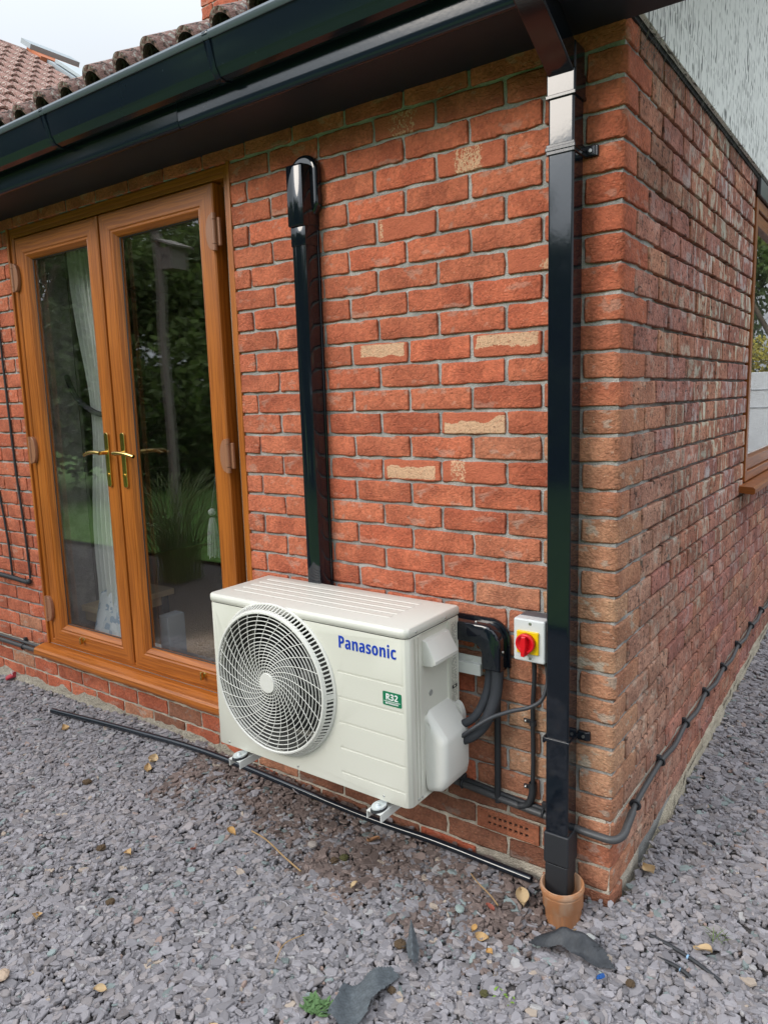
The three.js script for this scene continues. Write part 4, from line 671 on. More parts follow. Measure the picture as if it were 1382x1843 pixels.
{ // black conduit along the foot of the front wall and round the corner
  const cd = thing('conduit', 'grey black conduit clipped low round the house corner and along the side wall', 'conduit');
  mesh('front_run', [tube([[-0.62, 0.290, 0.014], [-0.47, 0.283, 0.014], [-0.31, 0.272, 0.015], [-0.20, 0.268, 0.018], [-0.10, 0.262, 0.022], [-0.03, 0.262, 0.026], [0.012, 0.264, 0.024], [0.030, 0.270, -0.004], [0.028, 0.276, -0.05], [0.022, 0.283, -0.12]], 0.0115, 10, 90)], M.greypipe, cd);
  const zs = [-0.447, -0.781, -1.102, -1.446, -1.773, -2.116, -2.426, -2.75, -3.1], ys = [0.298, 0.302, 0.309, 0.305, 0.311, 0.315, 0.318, 0.32, 0.32]; const pts = [[0.022, 0.283, -0.12], [0.018, 0.291, -0.19]];
  zs.forEach((z, i) => { pts.push([0.014, ys[i], z]); if (i < zs.length - 1) pts.push([0.017, (ys[i] + ys[i + 1]) / 2 - 0.012, (z + zs[i + 1]) / 2]); });
  mesh('side_run', tube(pts, 0.0085, 10, 160), M.greypipe, cd);
  zs.forEach((z, i) => mesh('saddle_clip', [new THREE.TorusGeometry(0.0125, 0.004, 6, 16).translate(0.014, ys[i], z), box(0.0, 0.014, ys[i] + 0.008, ys[i] + 0.022, z - 0.008, z + 0.008, 0.002)], M.matt, cd));
  mesh('saddle_clip', [new THREE.TorusGeometry(0.0135, 0.005, 6, 16).translate(0.019, 0.287, -0.155)], M.matt, cd);
  mesh('cable_run', [tube([[-0.60, 0.305, 0.010], [-0.45, 0.298, 0.010], [-0.33, 0.288, 0.010], [-0.22, 0.283, 0.010], [-0.14, 0.28, 0.010]], 0.008, 8, 40)], M.matt, cd);
  for (const [x, y] of [[-0.487, 0.296], [-0.205, 0.283]]) mesh('saddle_clip', [new THREE.TorusGeometry(0.0135, 0.0045, 6, 16).rotateY(Math.PI / 2).translate(x, y - 0.01, 0.014), box(x - 0.008, x + 0.008, y, y + 0.022, 0, 0.014, 0.002)], M.matt, cd);
  // left of the doors
  const lc = thing('waste_pipe', 'black pipe clipped along the wall foot left of the patio doors', 'pipe');
  mesh('pipe_run', [rod([-7.2, 0.262, 0.022], [-2.985, 0.272, 0.022], 0.0115, 12), rod([-7.2, 0.288, 0.014], [-2.985, 0.294, 0.014], 0.008, 10)], M.greypipe, lc);
  for (const x of [-3.03, -3.20, -3.52]) mesh('pipe_clip', [box(x - 0.01, x + 0.01, 0.286, 0.318, 0, 0.016, 0.003), new THREE.TorusGeometry(0.0135, 0.004, 6, 16).rotateY(Math.PI / 2).translate(x, 0.27, 0.022)], M.matt, lc);
  const w1 = mesh('wall_cable', tube([[-3.155, 2.44, 0.008], [-3.135, 2.1, 0.008], [-3.128, 1.7, 0.008], [-3.115, 1.25, 0.008], [-3.092, 0.95, 0.008], [-3.082, 0.72, 0.008], [-3.08, 0.66, 0.010]], 0.006, 8, 60), M.matt); tag(w1, 'thin black cable running down the brickwork nearest the patio doors', 'cable');
  const w2 = mesh('wall_cable', tube([[-3.43, 2.44, 0.008], [-3.40, 1.9, 0.008], [-3.352, 1.30, 0.008], [-3.30, 1.05, 0.008], [-3.27, 0.82, 0.008], [-3.262, 0.655, 0.009]], 0.006, 8, 60), M.matt); tag(w2, 'thin black cable further left on the brickwork, ending at a small pipe', 'cable');
  const hp = thing('overflow_pipe', 'short level black pipe on the wall where the two thin cables end', 'pipe'); mesh('pipe', tube([[-4.4, 0.66, 0.016], [-3.8, 0.655, 0.016], [-3.3, 0.648, 0.016], [-3.12, 0.64, 0.016], [-3.088, 0.642, 0.016]], 0.0125, 10, 50), M.matt, hp); mesh('end_cap', new THREE.SphereGeometry(0.0145, 12, 8).translate(-3.085, 0.645, 0.016), M.matt, hp);
  // long pipe on the gravel
  const gp = thing('ground_pipe', 'long glossy black plastic pipe lying on the slate at the foot of the wall', 'pipe');
  const line = [[-2.752, 0.142], [-2.2, 0.098], [-1.66, 0.058], [-0.90, 0.052], [-0.57, 0.046], [-0.235, 0.040]]; const gpts = line.map(([x, z], i) => [x, groundY(x, z) + (i === 0 ? 0.022 : 0.024), z]);
  mesh('pipe_wall', tube(gpts, 0.0125, 16, 90), M.glossblack, gp);
  mesh('end_ring', [new THREE.TorusGeometry(0.010, 0.0028, 6, 18).rotateY(Math.PI / 2).translate(...gpts[0]), new THREE.TorusGeometry(0.010, 0.0028, 6, 18).rotateY(Math.PI / 2).translate(...gpts[5])], M.black, gp);
}
// ---------------------------------------------------------------- slate chippings
{
  function chip(seed, n = 7) { const r = rng(seed), P = [], I = []; const rad = []; for (let i = 0; i < n; i++) rad.push(0.36 + r() * 0.2); const lay = [[-0.5, 0.8], [-0.25, 1], [0.3, 0.97], [0.5, 0.80]];
    for (const [h, s] of lay) for (let i = 0; i < n; i++) { const a = (i + (r() - 0.5) * 0.35 * 0) / n * Math.PI * 2; P.push(Math.cos(a) * rad[i] * s * 1.25, h + (h > 0.4 ? (r() - 0.5) * 0.35 : 0), Math.sin(a) * rad[i] * s * 0.85); }
    for (let l = 0; l < 3; l++) for (let i = 0; i < n; i++) { const a = l * n + i, b = l * n + (i + 1) % n; I.push(a, a + n, b, b, a + n, b + n); }
    for (let i = 1; i < n - 1; i++) { I.push(0, i, i + 1); I.push(3 * n, 3 * n + i + 1, 3 * n + i); }
    const g = new THREE.BufferGeometry(); g.setAttribute('position', new THREE.Float32BufferAttribute(P, 3)); g.setIndex(I); const q = g.toNonIndexed(); q.computeVertexNormals(); return q; }
  const r = rng(123), list = [[], [], [], []]; const o = new THREE.Object3D(), c = new THREE.Color(); const cp = camera.position;
  const add = (x, z) => {
    const y = groundY(x, z), a = proj(x, y, z); if (a.z > 1 || Math.abs(a.x) > 1.45 || a.y > 1.2 || a.y < -1.45) return;
    const big = Math.pow(r(), 2.6), L = 0.0105 + 0.0275 * big + (r() < 0.010 ? 0.018 : 0); const th = 0.0040 + 0.0065 * r();
    o.position.set(x, y + (r() - 0.40) * 0.013, z); const steep = r() < 0.10 ? 0.6 : 0.23; o.rotation.set((r() - 0.5) * 2 * steep, r() * Math.PI * 2, (r() - 0.5) * 2 * steep); o.scale.set(L * (0.9 + 0.5 * r()), th, L * (0.75 + 0.5 * r())); o.updateMatrix();
    const patch = vn(x * 2.2 + 50, z * 2.2 + 50, 999, 999, 3), q = r(); const v = 0.72 + 0.62 * r();
    if (q < 0.007) c.setRGB(0.38, 0.31, 0.25); else if (q < 0.016) c.setRGB(0.29, 0.21, 0.18); else if (q < 0.04) c.setRGB(0.19 * v, 0.225 * v, 0.22 * v); else if (q < 0.055) c.setRGB(0.36, 0.345, 0.34); else if (q < 0.30) c.setRGB(0.242 * v, 0.218 * v, 0.218 * v); else c.setRGB(0.226 * v, 0.212 * v, 0.224 * v);
    const dustShade = vn(x * 5 + 50, z * 5 + 50, 999, 999, 0) * 0.6 + vn(x * 17 + 50, z * 17 + 50, 999, 999, 2) * 0.4; if (q > 0.06 && x > -1.75 && x < -0.12 && z < 0.52 && r() < 0.9 * sm(0.25, 0.75, dustShade + 0.22 - 0.62 * sm(0.10, 0.52, z))) { const w = 0.65 + 0.6 * r(); c.setRGB(0.178 * w, 0.132 * w, 0.116 * w); } // shade under the unit painted into the chips, with red brick powder
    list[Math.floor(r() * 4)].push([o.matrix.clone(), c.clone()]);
  };
  const area = (x0, x1, z0, z1, den) => { const n = Math.round((x1 - x0) * (z1 - z0) * den); for (let i = 0; i < n; i++) { const x = x0 + r() * (x1 - x0), z = z0 + r() * (z1 - z0); if (z < 0.012 && x < 0.02) continue; if (Math.hypot(x + 0.128, z - 0.066) < 0.062) continue; add(x, z); } };
  area(-4.6, 1.3, 0.0, 2.2, 10600); area(0.018, 1.5, -5.0, 0.0, 9400);
  const sm_ = std([1, 1, 1], 0.72);
  const gv = thing('slate_gravel', 'grey and purple slate chippings covering the ground round the house', 'gravel'); gv.userData.kind = 'stuff';
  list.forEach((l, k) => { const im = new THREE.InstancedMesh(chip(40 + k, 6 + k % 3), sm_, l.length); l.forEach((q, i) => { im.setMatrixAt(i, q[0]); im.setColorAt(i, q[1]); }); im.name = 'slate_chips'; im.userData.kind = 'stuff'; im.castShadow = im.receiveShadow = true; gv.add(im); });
  console.log('chips', list.map(l => l.length).join(' '));
}
// ---------------------------------------------------------------- litter on the slate
const gy = (x, z) => groundY(x, z) + 0.008;
{
  function rag(name, label, outline, pos, turn, fold, mat) { // crumpled piece of woven membrane
    const s = new THREE.Shape(outline.map(p => new THREE.Vector2(...p))); let g = new THREE.ShapeGeometry(s); 
    const bb = new THREE.Box2(); outline.forEach(p => bb.expandByPoint(new THREE.Vector2(...p)));
    const P = [], U = [], I = [], n = 40, inside = (x, y) => { let c = false; for (let i = 0, j = outline.length - 1; i < outline.length; j = i++) { const a = outline[i], b = outline[j]; if ((a[1] > y) !== (b[1] > y) && x < (b[0] - a[0]) * (y - a[1]) / (b[1] - a[1]) + a[0]) c = !c; } return c; };
    const W = bb.max.x - bb.min.x, H = bb.max.y - bb.min.y; const id = (i, j) => j * (n + 1) + i;
    for (let j = 0; j <= n; j++) for (let i = 0; i <= n; i++) { const x = bb.min.x + W * i / n, y = bb.min.y + H * j / n; P.push(x, fold(x, y) + 0.004 * (vn(x * 60 + 30, y * 60 + 30, 999, 999, 1) - 0.5), -y); U.push(x * 8, y * 8); }
    for (let j = 0; j < n; j++) for (let i = 0; i < n; i++) if (inside(bb.min.x + W * (i + 0.5) / n, bb.min.y + H * (j + 0.5) / n)) { const a = id(i, j); I.push(a, a + 1, a + n + 1, a + 1, a + n + 2, a + n + 1); }
    const G = new THREE.BufferGeometry(); G.setAttribute('position', new THREE.Float32BufferAttribute(P, 3)); G.setAttribute('uv', new THREE.Float32BufferAttribute(U, 2)); G.setIndex(I); G.computeVertexNormals();
    const m = mesh(name, G, mat); m.position.set(pos[0], gy(pos[0], pos[1]) + 0.004, pos[1]); m.rotation.y = turn; const q = rng(outline.length * 7 + 1), th = []; for (let i = 0; i < 16; i++) { const a = outline[Math.floor(q() * outline.length)], x = a[0] * 0.9, y = a[1] * 0.9, h = fold(x, y), d = q() * 6.28, l = 0.012 + q() * 0.022; th.push(tube([[x, h, -y], [x + Math.cos(d) * l * 0.5, h + 0.006 * q(), -y + Math.sin(d) * l * 0.5], [x + Math.cos(d + 0.5) * l, h + (q() - 0.6) * 0.012, -y + Math.sin(d + 0.5) * l]], 0.0006, 4, 6).toNonIndexed()); } mesh('frayed_threads', th, mat, m);
    return tag(m, label, 'fabric scrap');
  }
  rag('membrane_scrap', 'crumpled black weed membrane humped up in front of the drain socket', [[-0.115, -0.02], [-0.10, 0.005], [-0.05, 0.03], [-0.03, 0.045], [0.03, 0.03], [0.08, 0.01], [0.115, -0.035], [0.07, -0.05], [0.02, -0.035], [-0.03, -0.02], [-0.06, -0.028]], [-0.030, 0.226], 0.26, (x, y) => 0.050 * Math.exp(-(x * x) / 0.006 - (y - 0.008) * (y - 0.008) / 0.0009) + 0.010 + 0.014 * vn(x * 34 + 20, y * 46 + 20, 999, 999, 2) * (1 - Math.abs(x) * 5), M.weave);
  rag('membrane_scrap', 'narrow pointed grey membrane strip standing in the slate', [[0.0, 0.09], [0.012, 0.05], [0.02, 0.0], [0.014, -0.05], [0.004, -0.075], [-0.012, -0.04], [-0.016, 0.01], [-0.006, 0.05]], [-0.392, 0.47], 0.62, (x, y) => 0.016 + 0.02 * Math.exp(-x * x / 0.0001), M.weavegrey);
  rag('membrane_scrap', 'larger flat grey membrane piece beside the green weed', [[-0.055, -0.10], [-0.06, 0.0], [-0.035, 0.02], [-0.02, 0.055], [0.03, 0.10], [0.06, 0.09], [0.045, 0.03], [0.03, -0.02], [0.035, -0.06], [0.0, -0.12]], [-0.415, 0.655], 0.20, (x, y) => 0.014 + 0.010 * Math.sin(x * 50 + y * 20) + 0.016 * vn(x * 30 + 20, y * 26 + 20, 999, 999, 1), M.weavegrey);
  const r = rng(321);
  const leafGeo = s => { const g = new ParametricGeometry((u, v, t) => { const w = Math.sin(Math.PI * Math.pow(v, 0.8)) * 0.34; t.set((u - 0.5) * 2 * w, 0.25 * Math.pow((u - 0.5) * 2, 2) + 0.18 * Math.sin(v * 4 + s), v - 0.5); }, 5, 7); return g; };
  const lm = [[0.46, 0.30, 0.14], [0.50, 0.36, 0.20], [0.30, 0.15, 0.07], [0.45, 0.26, 0.09], [0.30, 0.08, 0.05]].map(c => std(c, 0.8, { side: THREE.DoubleSide }));
  const leaves = [[-0.255, 0.32, 0.042, 0, 'curled tan dead leaf lying in front of the drain socket'], [-0.235, 0.105, 0.06, 1, 'long tan dead leaf just left of the drain socket'], [-1.905, 0.185, 0.062, 1, 'broad pale leaf on the slate in front of the patio door sill'], [-1.87, 0.235, 0.045, 0, 'darker dead leaf tucked beside the broad pale leaf'], [0.045, -0.222, 0.058, 1, 'pale dead leaf on the slate right of the house corner'], [-2.54, 0.20, 0.05, 0, 'tan leaf on the slate near the far end of the ground pipe'], [-1.25, 0.34, 0.04, 3, 'yellow curled leaf by the long thin twig'], [-0.213, 0.355, 0.028, 3, 'small orange leaf beside the curled tan leaf'], [-0.78, 0.125, 0.045, 2, 'rust brown leaf lying below the outdoor unit'], [-0.29, 0.205, 0.03, 4, 'small red leaf left of the membrane hump'], [-1.30, 0.475, 0.03, 4, 'reddish curled leaf alone in open slate'], [-1.46, 0.62, 0.04, 0, 'tan leaf half way across the open slate'], [-1.02, 1.02, 0.035, 1, 'pale leaf low in the middle foreground slate'], [-1.42, 0.97, 0.045, 0, 'tan leaf in the near left slate'], [-0.66, 0.95, 0.04, 1, 'cream leaf fragment at the near edge of the slate'], [-0.29, 0.305, 0.026, 3, 'small yellow leaf left of the curled tan leaf'], [0.26, 0.02, 0.05, 1, 'pale curled leaf at the right edge of the slate'], [-0.70, 0.335, 0.028, 1, 'pale leaf bit below the right bracket arm']];
  for (const [x, z, s, c, l] of leaves) { const m = mesh('dead_leaf', leafGeo(r() * 6), lm[c]); m.scale.set(s, s * 0.8, s); m.position.set(x, gy(x, z) + 0.007, z); m.rotation.set((r() - 0.5) * 0.5, r() * 6.3, (r() - 0.5) * 0.5); tag(m, l, 'leaf', 'dead leaves on the slate'); }
  const mossG = s => { const g = new THREE.IcosahedronGeometry(1, 3), p = g.attributes.position; for (let i = 0; i < p.count; i++) { const k = 0.75 + 0.5 * vn(p.getX(i) * 4 + s * 7 + 20, p.getY(i) * 4 + p.getZ(i) * 5 + 20, 999, 999, 1); p.setXYZ(i, p.getX(i) * k, p.getY(i) * k * 0.6, p.getZ(i) * k); } g.computeVertexNormals(); return g; };
  const mm = [std([0.085, 0.055, 0.030], 1), std([0.075, 0.07, 0.025], 1)];
  const moss = [[-0.437, 0.462, 0.016, 0, 'brown moss clump beside the narrow grey membrane strip'], [-0.815, 0.242, 0.015, 1, 'dark green moss clump under the right bracket arm'], [-0.835, 0.27, 0.014, 0, 'brown moss clump touching the dark green one'], [-0.37, 0.60, 0.011, 0, 'small brown moss clump right of the flat membrane'], [-0.165, 0.48, 0.011, 1, 'greenish moss clump in the near right slate'], [-1.56, 0.66, 0.015, 0, 'brown moss clump in the open slate left of the fan'], [-1.30, 0.80, 0.013, 0, 'brown moss clump in the near slate'], [-0.92, 1.16, 0.017, 0, 'brown moss clump at the bottom edge of the slate'], [0.135, 0.245, 0.012, 0, 'dark moss clump below the cable offcuts'], [-2.02, 0.42, 0.018, 0, 'brown moss clump in the slate before the patio doors']];
  for (const [x, z, s, c, l] of moss) { const m = mesh('moss_clump', mossG(r() * 9), mm[c]); m.scale.setScalar(s); m.position.set(x, gy(x, z) + 0.006, z); m.rotation.y = r() * 6; tag(m, l, 'moss', 'moss clumps on the slate'); }
  const twig = (pts, rad, label) => { const m = mesh('twig', tube(pts.map(([x, z, h]) => [x, gy(x, z) + 0.010 + (h || 0), z]), rad, 6, 24), std([0.36, 0.23, 0.11], 0.85)); tag(m, label, 'twig', 'twigs on the slate'); };
  twig([[-1.19, 0.30], [-1.10, 0.318, 0.008], [-0.99, 0.345, 0.006], [-0.89, 0.373]], 0.0028, 'long thin tan twig lying below the fan grille');
  twig([[-0.405, 0.115], [-0.36, 0.15, 0.01], [-0.31, 0.165], [-0.275, 0.185]], 0.0022, 'short pale twig left of the drain socket');
  twig([[-0.058, 0.125], [-0.066, 0.16, 0.01], [-0.07, 0.19]], 0.002, 'thin straw leaning at the foot of the drain socket');
  twig([[-0.69, 0.58], [-0.71, 0.64, 0.004], [-0.69, 0.70]], 0.0016, 'thin dark twig beside the green weed');
  // weed and tuft
  const sprig = (name, label, x, z, n, s, mat, up) => { const g = []; const q = rng(Math.round(x * 1000) + 9999); for (let i = 0; i < n; i++) { const l = new THREE.PlaneGeometry(0.5, 1, 1, 3); l.translate(0, 0.5, 0); const p = l.attributes.position; for (let k = 0; k < p.count; k++) { const t = p.getY(k); p.setX(k, p.getX(k) * (up ? 0.15 : 1) * Math.sin(Math.PI * Math.min(0.95, t * 0.9 + 0.1))); p.setZ(k, t * t * 0.4); } l.rotateX(up ? 0.1 + q() * 0.5 : 0.5 + q() * 0.8); l.rotateY(q() * 6.28); const k = s * (0.5 + q()); l.scale(k, k, k); l.translate((q() - 0.5) * s * (up ? 1.2 : 4.5), q() * s * 0.3, (q() - 0.5) * s * (up ? 1.2 : 3.4)); g.push(l); } const m = mesh(name, g, mat); m.position.set(x, gy(x, z), z); m.geometry.computeVertexNormals(); return tag(m, label, 'weed'); };
  sprig('green_weed', 'small bright green weed growing through the slate at the bottom', -0.50, 0.745, 190, 0.014, std([0.09, 0.17, 0.06], 0.8, { side: THREE.DoubleSide }), false);
  sprig('grass_tuft', 'little tuft of grass in the slate right of the cable offcuts', 0.287, -0.03, 26, 0.034, std([0.12, 0.17, 0.05], 0.8, { side: THREE.DoubleSide }), true);
  sprig('seedling', 'tiny lime green seedling in the near right slate', -0.125, 0.455, 9, 0.012, std([0.16, 0.28, 0.03], 0.8, { side: THREE.DoubleSide }), false);
  // cable offcuts, plug, can, stones
  const off = (pts, label) => { const k = thing('cable_offcut', label, 'cable'); const P = pts.map(([x, z], i) => [x, gy(x, z) + (i === 3 ? -0.004 : i ? 0.004 : -0.003), z]); mesh('sheath', tube(P, 0.0055, 8, 24), M.matt, k); const b = P[1], c = P[2]; const mid = b.map((q, i) => (q * 0.3 + c[i] * 0.7)); mesh('tape_band', rod(mid.map((q, i) => q - (c[i] - b[i]) * 0.04), mid.map((q, i) => q + (c[i] - b[i]) * 0.04), 0.0062, 10), std([0.25, 0.42, 0.62], 0.5), k); };
  off([[0.125, 0.045], [0.19, 0.055], [0.25, 0.066], [0.33, 0.088]], 'longer black cable offcut lying on the slate at right');
  off([[0.165, 0.105], [0.205, 0.112], [0.235, 0.117], [0.262, 0.123]], 'shorter black cable offcut half buried beside the longer one');
  { const m = mesh('cable_plug', [box(-0.006, 0.006, 0, 0.018, -0.005, 0.005, 0.002), box(-0.003, 0.003, 0.018, 0.026, -0.003, 0.003, 0.001)], std([0.01, 0.09, 0.33], 0.5)); m.position.set(0.07, gy(0.07, 0.265) + 0.008, 0.265); m.rotation.set(1.2, 0.5, 0.3); tag(m, 'tiny bright blue plastic bit on the near right slate', 'litter'); }
  { const k = thing('crushed_can', 'small red and white crushed carton by the wall foot at far left', 'can', [-3.36, gy(-3.36, 0.02) + 0.018, 0.03]); k.scale.setScalar(0.72); k.rotation.set(0.3, 0.6, 0.5); mesh('body', new THREE.CylinderGeometry(0.022, 0.026, 0.075, 14).rotateZ(1.3).scale(1, 0.75, 1), std([0.45, 0.05, 0.07], 0.4), k); mesh('end', new THREE.CylinderGeometry(0.021, 0.021, 0.004, 14).rotateZ(1.3).translate(0.037, 0.010, 0), M.white, k); }
  const stoneG = s => { const g = new THREE.DodecahedronGeometry(1, 1), p = g.attributes.position; for (let i = 0; i < p.count; i++) { const k = 0.8 + 0.35 * vn(p.getX(i) * 2 + s + 20, p.getY(i) * 2 + p.getZ(i) * 2 + 20, 999, 999, 2); p.setXYZ(i, p.getX(i) * k, p.getY(i) * k * 0.4, p.getZ(i) * k * 0.75); } g.computeVertexNormals(); return g; };
  for (const [x, z, s, c, l] of [[-0.362, 0.262, 0.018, [0.27, 0.33, 0.31], 'smooth pale green stone left of the drain socket'], [-0.95, 0.245, 0.02, [0.33, 0.29, 0.26], 'pale square stone below the fan grille'], [-1.27, 1.15, 0.022, [0.44, 0.33, 0.24], 'tan stone at the bottom left edge of the slate'], [-0.008, 0.145, 0.015, [0.42, 0.42, 0.40], 'pale grey stone right of the drain socket']]) { const m = mesh('stone', stoneG(x * 9), std(c, 0.8)); m.scale.setScalar(s); m.position.set(x, gy(x, z) + 0.01, z); m.rotation.y = x * 20; tag(m, l, 'stone'); }
}
// cobwebs under the gable board
{ const cw = thing('cobweb', 'grey dusty cobweb strands hanging under the white gable board', 'cobweb'), g = [], r = rng(8);
  for (let i = 0; i < 90; i++) { const z = -0.05 - Math.pow(r(), 1.2) * 1.7, y = 2.462 - r() * 0.015, l = 0.02 + r() * 0.06; g.push(tube([[0.02 + r() * 0.02, y, z], [0.008 + r() * 0.012, y - l * 0.5, z + (r() - 0.5) * 0.05], [0.003, y - l * (0.6 + r()), z + (r() - 0.5) * 0.09]], 0.00028 + r() * 0.00022, 4, 8).toNonIndexed()); }
  mesh('strands', g, std([0.20, 0.195, 0.19], 1), cw); }
// ---------------------------------------------------------------- inside the patio doors
{
  const curt = (name, label, x0, w, tie) => { const c = thing(name, label, 'curtain'); const g = new ParametricGeometry((u, v, t) => { const y = 2.40 - v * 2.06; const k = tie ? 1 - 0.5 * Math.exp(-Math.pow((y - 1.50) / 0.42, 2)) : 1; const pull = tie ? 0.03 * Math.exp(-Math.pow((y - 1.50) / 0.5, 2)) : 0; t.set(x0 + (u - 0.5) * w * k + pull, y, -0.24 + 0.028 * k * Math.sin(u * 34) + 0.012 * Math.sin(u * 71 + y * 3)); }, 110, 40); mesh('drape', g, M.curtain, c); return c; };
  const c1 = curt('curtain', 'pale full length curtain behind the left patio door glass, tied at the middle', -2.72, 0.24, true);
  mesh('tieback', tube([[-2.96, 1.70, -0.23], [-2.85, 1.60, -0.20], [-2.74, 1.535, -0.195], [-2.62, 1.50, -0.20], [-2.56, 1.51, -0.26]], 0.014, 8, 40), M.rope, c1);
  curt('curtain', 'pale curtain at the right jamb behind the right patio door glass', -1.66, 0.22, false);
  const ts = thing('curtain_tassel', 'grey tassel hanging inside the right patio door glass', 'tassel', [-1.835, 0.985, -0.17]); { const q = rng(44), g = []; for (let i = 0; i < 46; i++) { const a = q() * 6.28, r = Math.sqrt(q()); g.push(tube([[0.010 * r * Math.cos(a), 0.06, 0.010 * r * Math.sin(a)], [0.022 * r * Math.cos(a), 0.0, 0.022 * r * Math.sin(a)], [0.028 * r * Math.cos(a + 0.1), -0.10 - 0.02 * q(), 0.028 * r * Math.sin(a + 0.1)]], 0.0022, 5, 8).toNonIndexed()); } mesh('skirt', g, M.tassel, ts); } mesh('head', new THREE.SphereGeometry(0.017, 16, 12).translate(0, 0.085, 0), M.tassel, ts); mesh('loop', rod([0, 0.10, 0], [0.10, 0.45, 0], 0.004), M.rope, ts);
  const tb = thing('low_table', 'low cream wooden table on the floor behind the left patio door', 'table'); mesh('top', uvBox(box(-3.75, -2.82, 0.445, 0.48, -0.70, -0.20, 0.006)), M.creamwood, tb); for (const [x, z] of [[-3.70, -0.25], [-2.87, -0.25], [-3.70, -0.65], [-2.87, -0.65]]) mesh('leg', box(x - 0.025, x + 0.025, 0.30, 0.445, z - 0.025, z + 0.025, 0.004), M.darkwood, tb); mesh('apron', box(-3.72, -2.85, 0.39, 0.445, -0.68, -0.22, 0.004), M.creamwood, tb);
  const fl = tex(256, 256, (u, v) => { const a = fbm(u, v, 6, 6, 3, 1), b = fbm(u, v, 9, 9, 2, 3); return a > 0.52 ? [0.5, 0.54, 0.55] : b > 0.5 ? [0.22, 0.29, 0.35] : [0.42, 0.46, 0.48]; });
  const cu = mesh('cushion', new RoundedBoxGeometry(0.40, 0.40, 0.13, 6, 0.06), std([1, 1, 1], 0.95, { map: fl })); cu.scale.setScalar(0.72); cu.position.set(-2.68, 0.44, -0.24); cu.rotation.set(-0.28, 0.25, 0); tag(cu, 'blue and white patterned cushion leaning on the floor behind left door', 'cushion');
  const cu2 = mesh('magazine_box', box(-2.20, -2.135, 0.302, 0.56, -0.22, -0.12, 0.004), std([0.34, 0.36, 0.38], 0.7)); tag(cu2, 'narrow grey box standing inside at the foot of the right door', 'box');
}
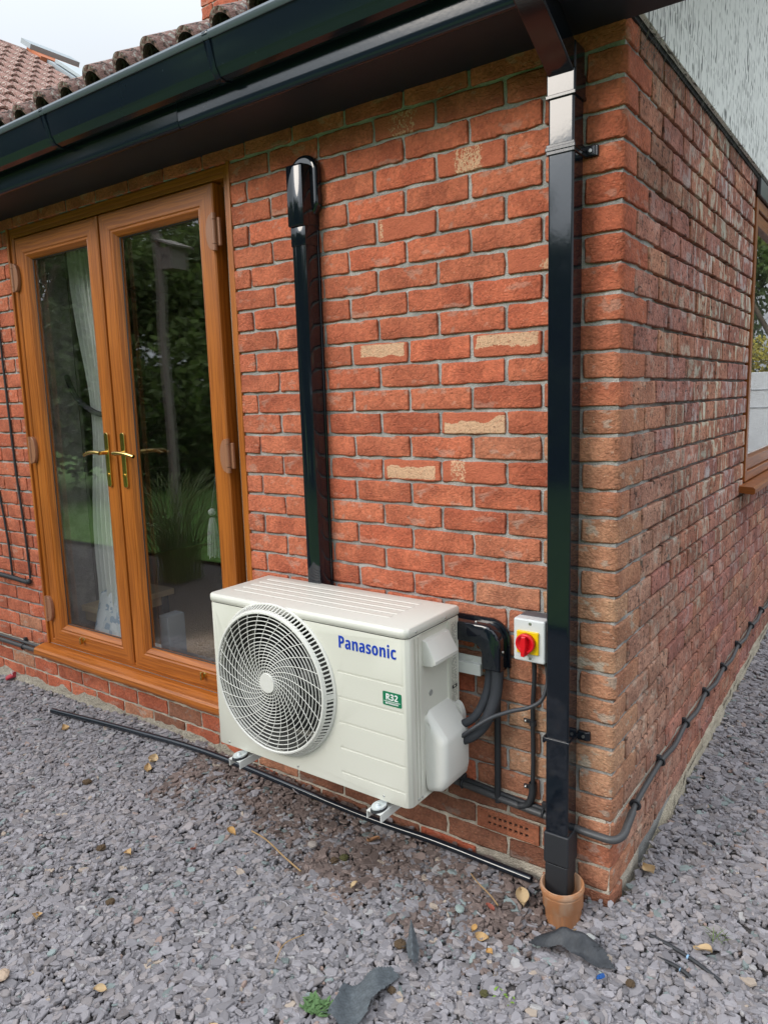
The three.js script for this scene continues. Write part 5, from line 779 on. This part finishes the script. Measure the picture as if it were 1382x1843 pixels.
// ---------------------------------------------------------------- garden mirrored in the glass
{
  const leafClump = (seed, n, s) => { const r = rng(seed), g = []; for (let i = 0; i < n; i++) { const l = new THREE.PlaneGeometry(s, s * 2); l.rotateX(r() * 6.3); l.rotateY(r() * 6.3); l.translate((r() - 0.5) * s * 7, (r() - 0.5) * s * 6, (r() - 0.5) * s * 7); g.push(l); } return join(g); };
  const cl = leafClump(2, 9, 0.05);
  const tree = (x, z, h, w, mat, label, seed) => { const t = thing('garden_tree', label, 'tree', [x, 0, z], 'trees across the lawn'); const r = rng(seed);
    mesh('trunk', [rod([0, -0.1, 0], [0.1, h * 0.62, 0.05], 0.11, 10), rod([0.05, h * 0.3, 0], [w * 0.3, h * 0.7, 0.2], 0.05, 8), rod([0.05, h * 0.35, 0], [-w * 0.28, h * 0.72, -0.2], 0.05, 8)], M.bark, t);
    const blobs = []; for (let i = 0; i < 16; i++) blobs.push([(r() - 0.5) * w, h * (0.12 + 0.80 * r()), (r() - 0.5) * w * 0.8, w * (0.16 + 0.16 * r())]);
    const n = 3800, im = new THREE.InstancedMesh(cl, mat, n), o = new THREE.Object3D(), c = new THREE.Color();
    for (let i = 0; i < n; i++) { const b = blobs[Math.floor(r() * blobs.length)], a = r() * 6.283, e = Math.acos(2 * r() - 1), q = b[3] * (0.55 + 0.5 * r()); o.position.set(b[0] + q * Math.sin(e) * Math.cos(a), Math.max(0.15, b[1] + q * Math.cos(e)), b[2] + q * Math.sin(e) * Math.sin(a)); o.rotation.set(r() * 6, r() * 6, r() * 6); const s = 0.7 + 0.9 * r(); o.scale.setScalar(s); o.updateMatrix(); im.setMatrixAt(i, o.matrix); const v = 0.55 + 0.9 * r(); c.setRGB(v, v, v * 0.9); im.setColorAt(i, c); }
    im.name = 'crown'; im.userData.kind = 'stuff'; t.add(im); };
  const A = M.leafA, B = M.leafB;
  [[-12.5, 5.0, 5.6, 4.2, A, 'dark evergreen tree mirrored in the left patio door'], [-11.0, 8.2, 5.4, 4.0, B, 'lighter green tree mirrored between the patio doors'], [-8.2, 9.8, 5.0, 4.2, A, 'dark bushy tree mirrored in the right patio door'], [-5.0, 11.8, 4.6, 4.4, A, 'bushy tree across the lawn behind the viewer'], [-1.2, 12.6, 4.5, 4.4, B, 'light green tree across the lawn straight behind the viewer'], [3.0, 12.6, 4.6, 4.4, A, 'dark tree across the lawn behind and right of the viewer'], [-14.5, 1.0, 5.4, 4.0, A, 'dark tree at the far left of the lawn'], [1.4, -15.5, 6.0, 4.4, A, 'dark tree mirrored in the side window'], [5.2, -15.0, 5.6, 4.2, B, 'green tree beyond the pale fence']].forEach((a, i) => tree(...a, 100 + i));
  const bp = thing('bird_box', 'weathered bird box on a bent grey post mirrored in the door glass', 'bird box', [-5.85, 0, 3.05]);
  mesh('post', tube([[0.0, -0.1, 0.0], [0.02, 1.2, 0.0], [-0.02, 2.2, 0.01], [0.03, 2.8, 0.0], [0.0, 3.36, 0.0]], 0.044, 10, 30), M.oldwood, bp);
  mesh('house', box(0.04, 0.24, 2.92, 3.14, -0.02, 0.18, 0.004), M.oldwood, bp); const rf = new THREE.BoxGeometry(0.32, 0.02, 0.28); rf.rotateZ(-0.35); rf.translate(0.15, 3.19, 0.08); mesh('roof', rf, M.oldwood, bp); mesh('entry_hole', new THREE.CylinderGeometry(0.018, 0.018, 0.006, 16).rotateX(Math.PI / 2).translate(0.14, 3.05, -0.02), M.cavity, bp);
  const rd = thing('reed_clump', 'tall arching green reeds mirrored low in the right door glass', 'reeds', [-4.6, 0, 2.05]); const g = [], r = rng(6);
  for (let i = 0; i < 120; i++) { const a = r() * 6.28, h = 0.5 + r() * 0.8, b = 0.15 + r() * 0.5; const pts = [[(r() - 0.5) * 0.3, 0, (r() - 0.5) * 0.3]]; for (let k = 1; k <= 4; k++) { const t = k / 4; pts.push([pts[0][0] + Math.cos(a) * b * t * t, h * (t - 0.25 * t * t * t), pts[0][2] + Math.sin(a) * b * t * t]); } g.push(tube(pts, 0.006, 3, 8).toNonIndexed()); }
  mesh('blades', g, M.reed, rd);
  // pale fence and clipped hedge seen in the side window
  const fn = thing('pale_fence', 'pale panel fence mirrored in the side window', 'fence'); for (let i = 0; i < 4; i++) mesh('panel', box(-1.0 + i * 1.8, 0.78 + i * 1.8, 0.0, 1.80, -12.06, -12.0, 0.01), std([0.72, 0.74, 0.76], 0.6), fn); for (let i = 0; i < 2; i++) mesh('rail', box(-1.0, 6.2, 1.2 + i * 0.3, 1.215 + i * 0.3, -12.0, -11.985), std([0.4, 0.42, 0.45], 0.6), fn);
  const hd = thing('golden_hedge', 'clipped yellow hedge showing above the pale fence', 'hedge'); { const q = rng(15), n = 1600, im = new THREE.InstancedMesh(leafClump(7, 9, 0.03), std([0.42, 0.36, 0.05], 0.8, { side: THREE.DoubleSide }), n), o = new THREE.Object3D(); for (let i = 0; i < n; i++) { o.position.set(-1 + q() * 7, 1.4 + q() * 0.95, -12.3 - q() * 0.5); o.rotation.set(q() * 6, q() * 6, q() * 6); o.updateMatrix(); im.setMatrixAt(i, o.matrix); } im.name = 'foliage'; im.userData.kind = 'stuff'; hd.add(im); mesh('stems', [rod([0, 0, -12.5], [0, 1.6, -12.5], 0.04), rod([2.5, 0, -12.5], [2.5, 1.6, -12.5], 0.04), rod([5, 0, -12.5], [5, 1.6, -12.5], 0.04)], M.bark, hd); }
}
scene.traverse(o => { if (o.isMesh) { o.castShadow = true; o.receiveShadow = true; } });
renderer.render(scene, camera);
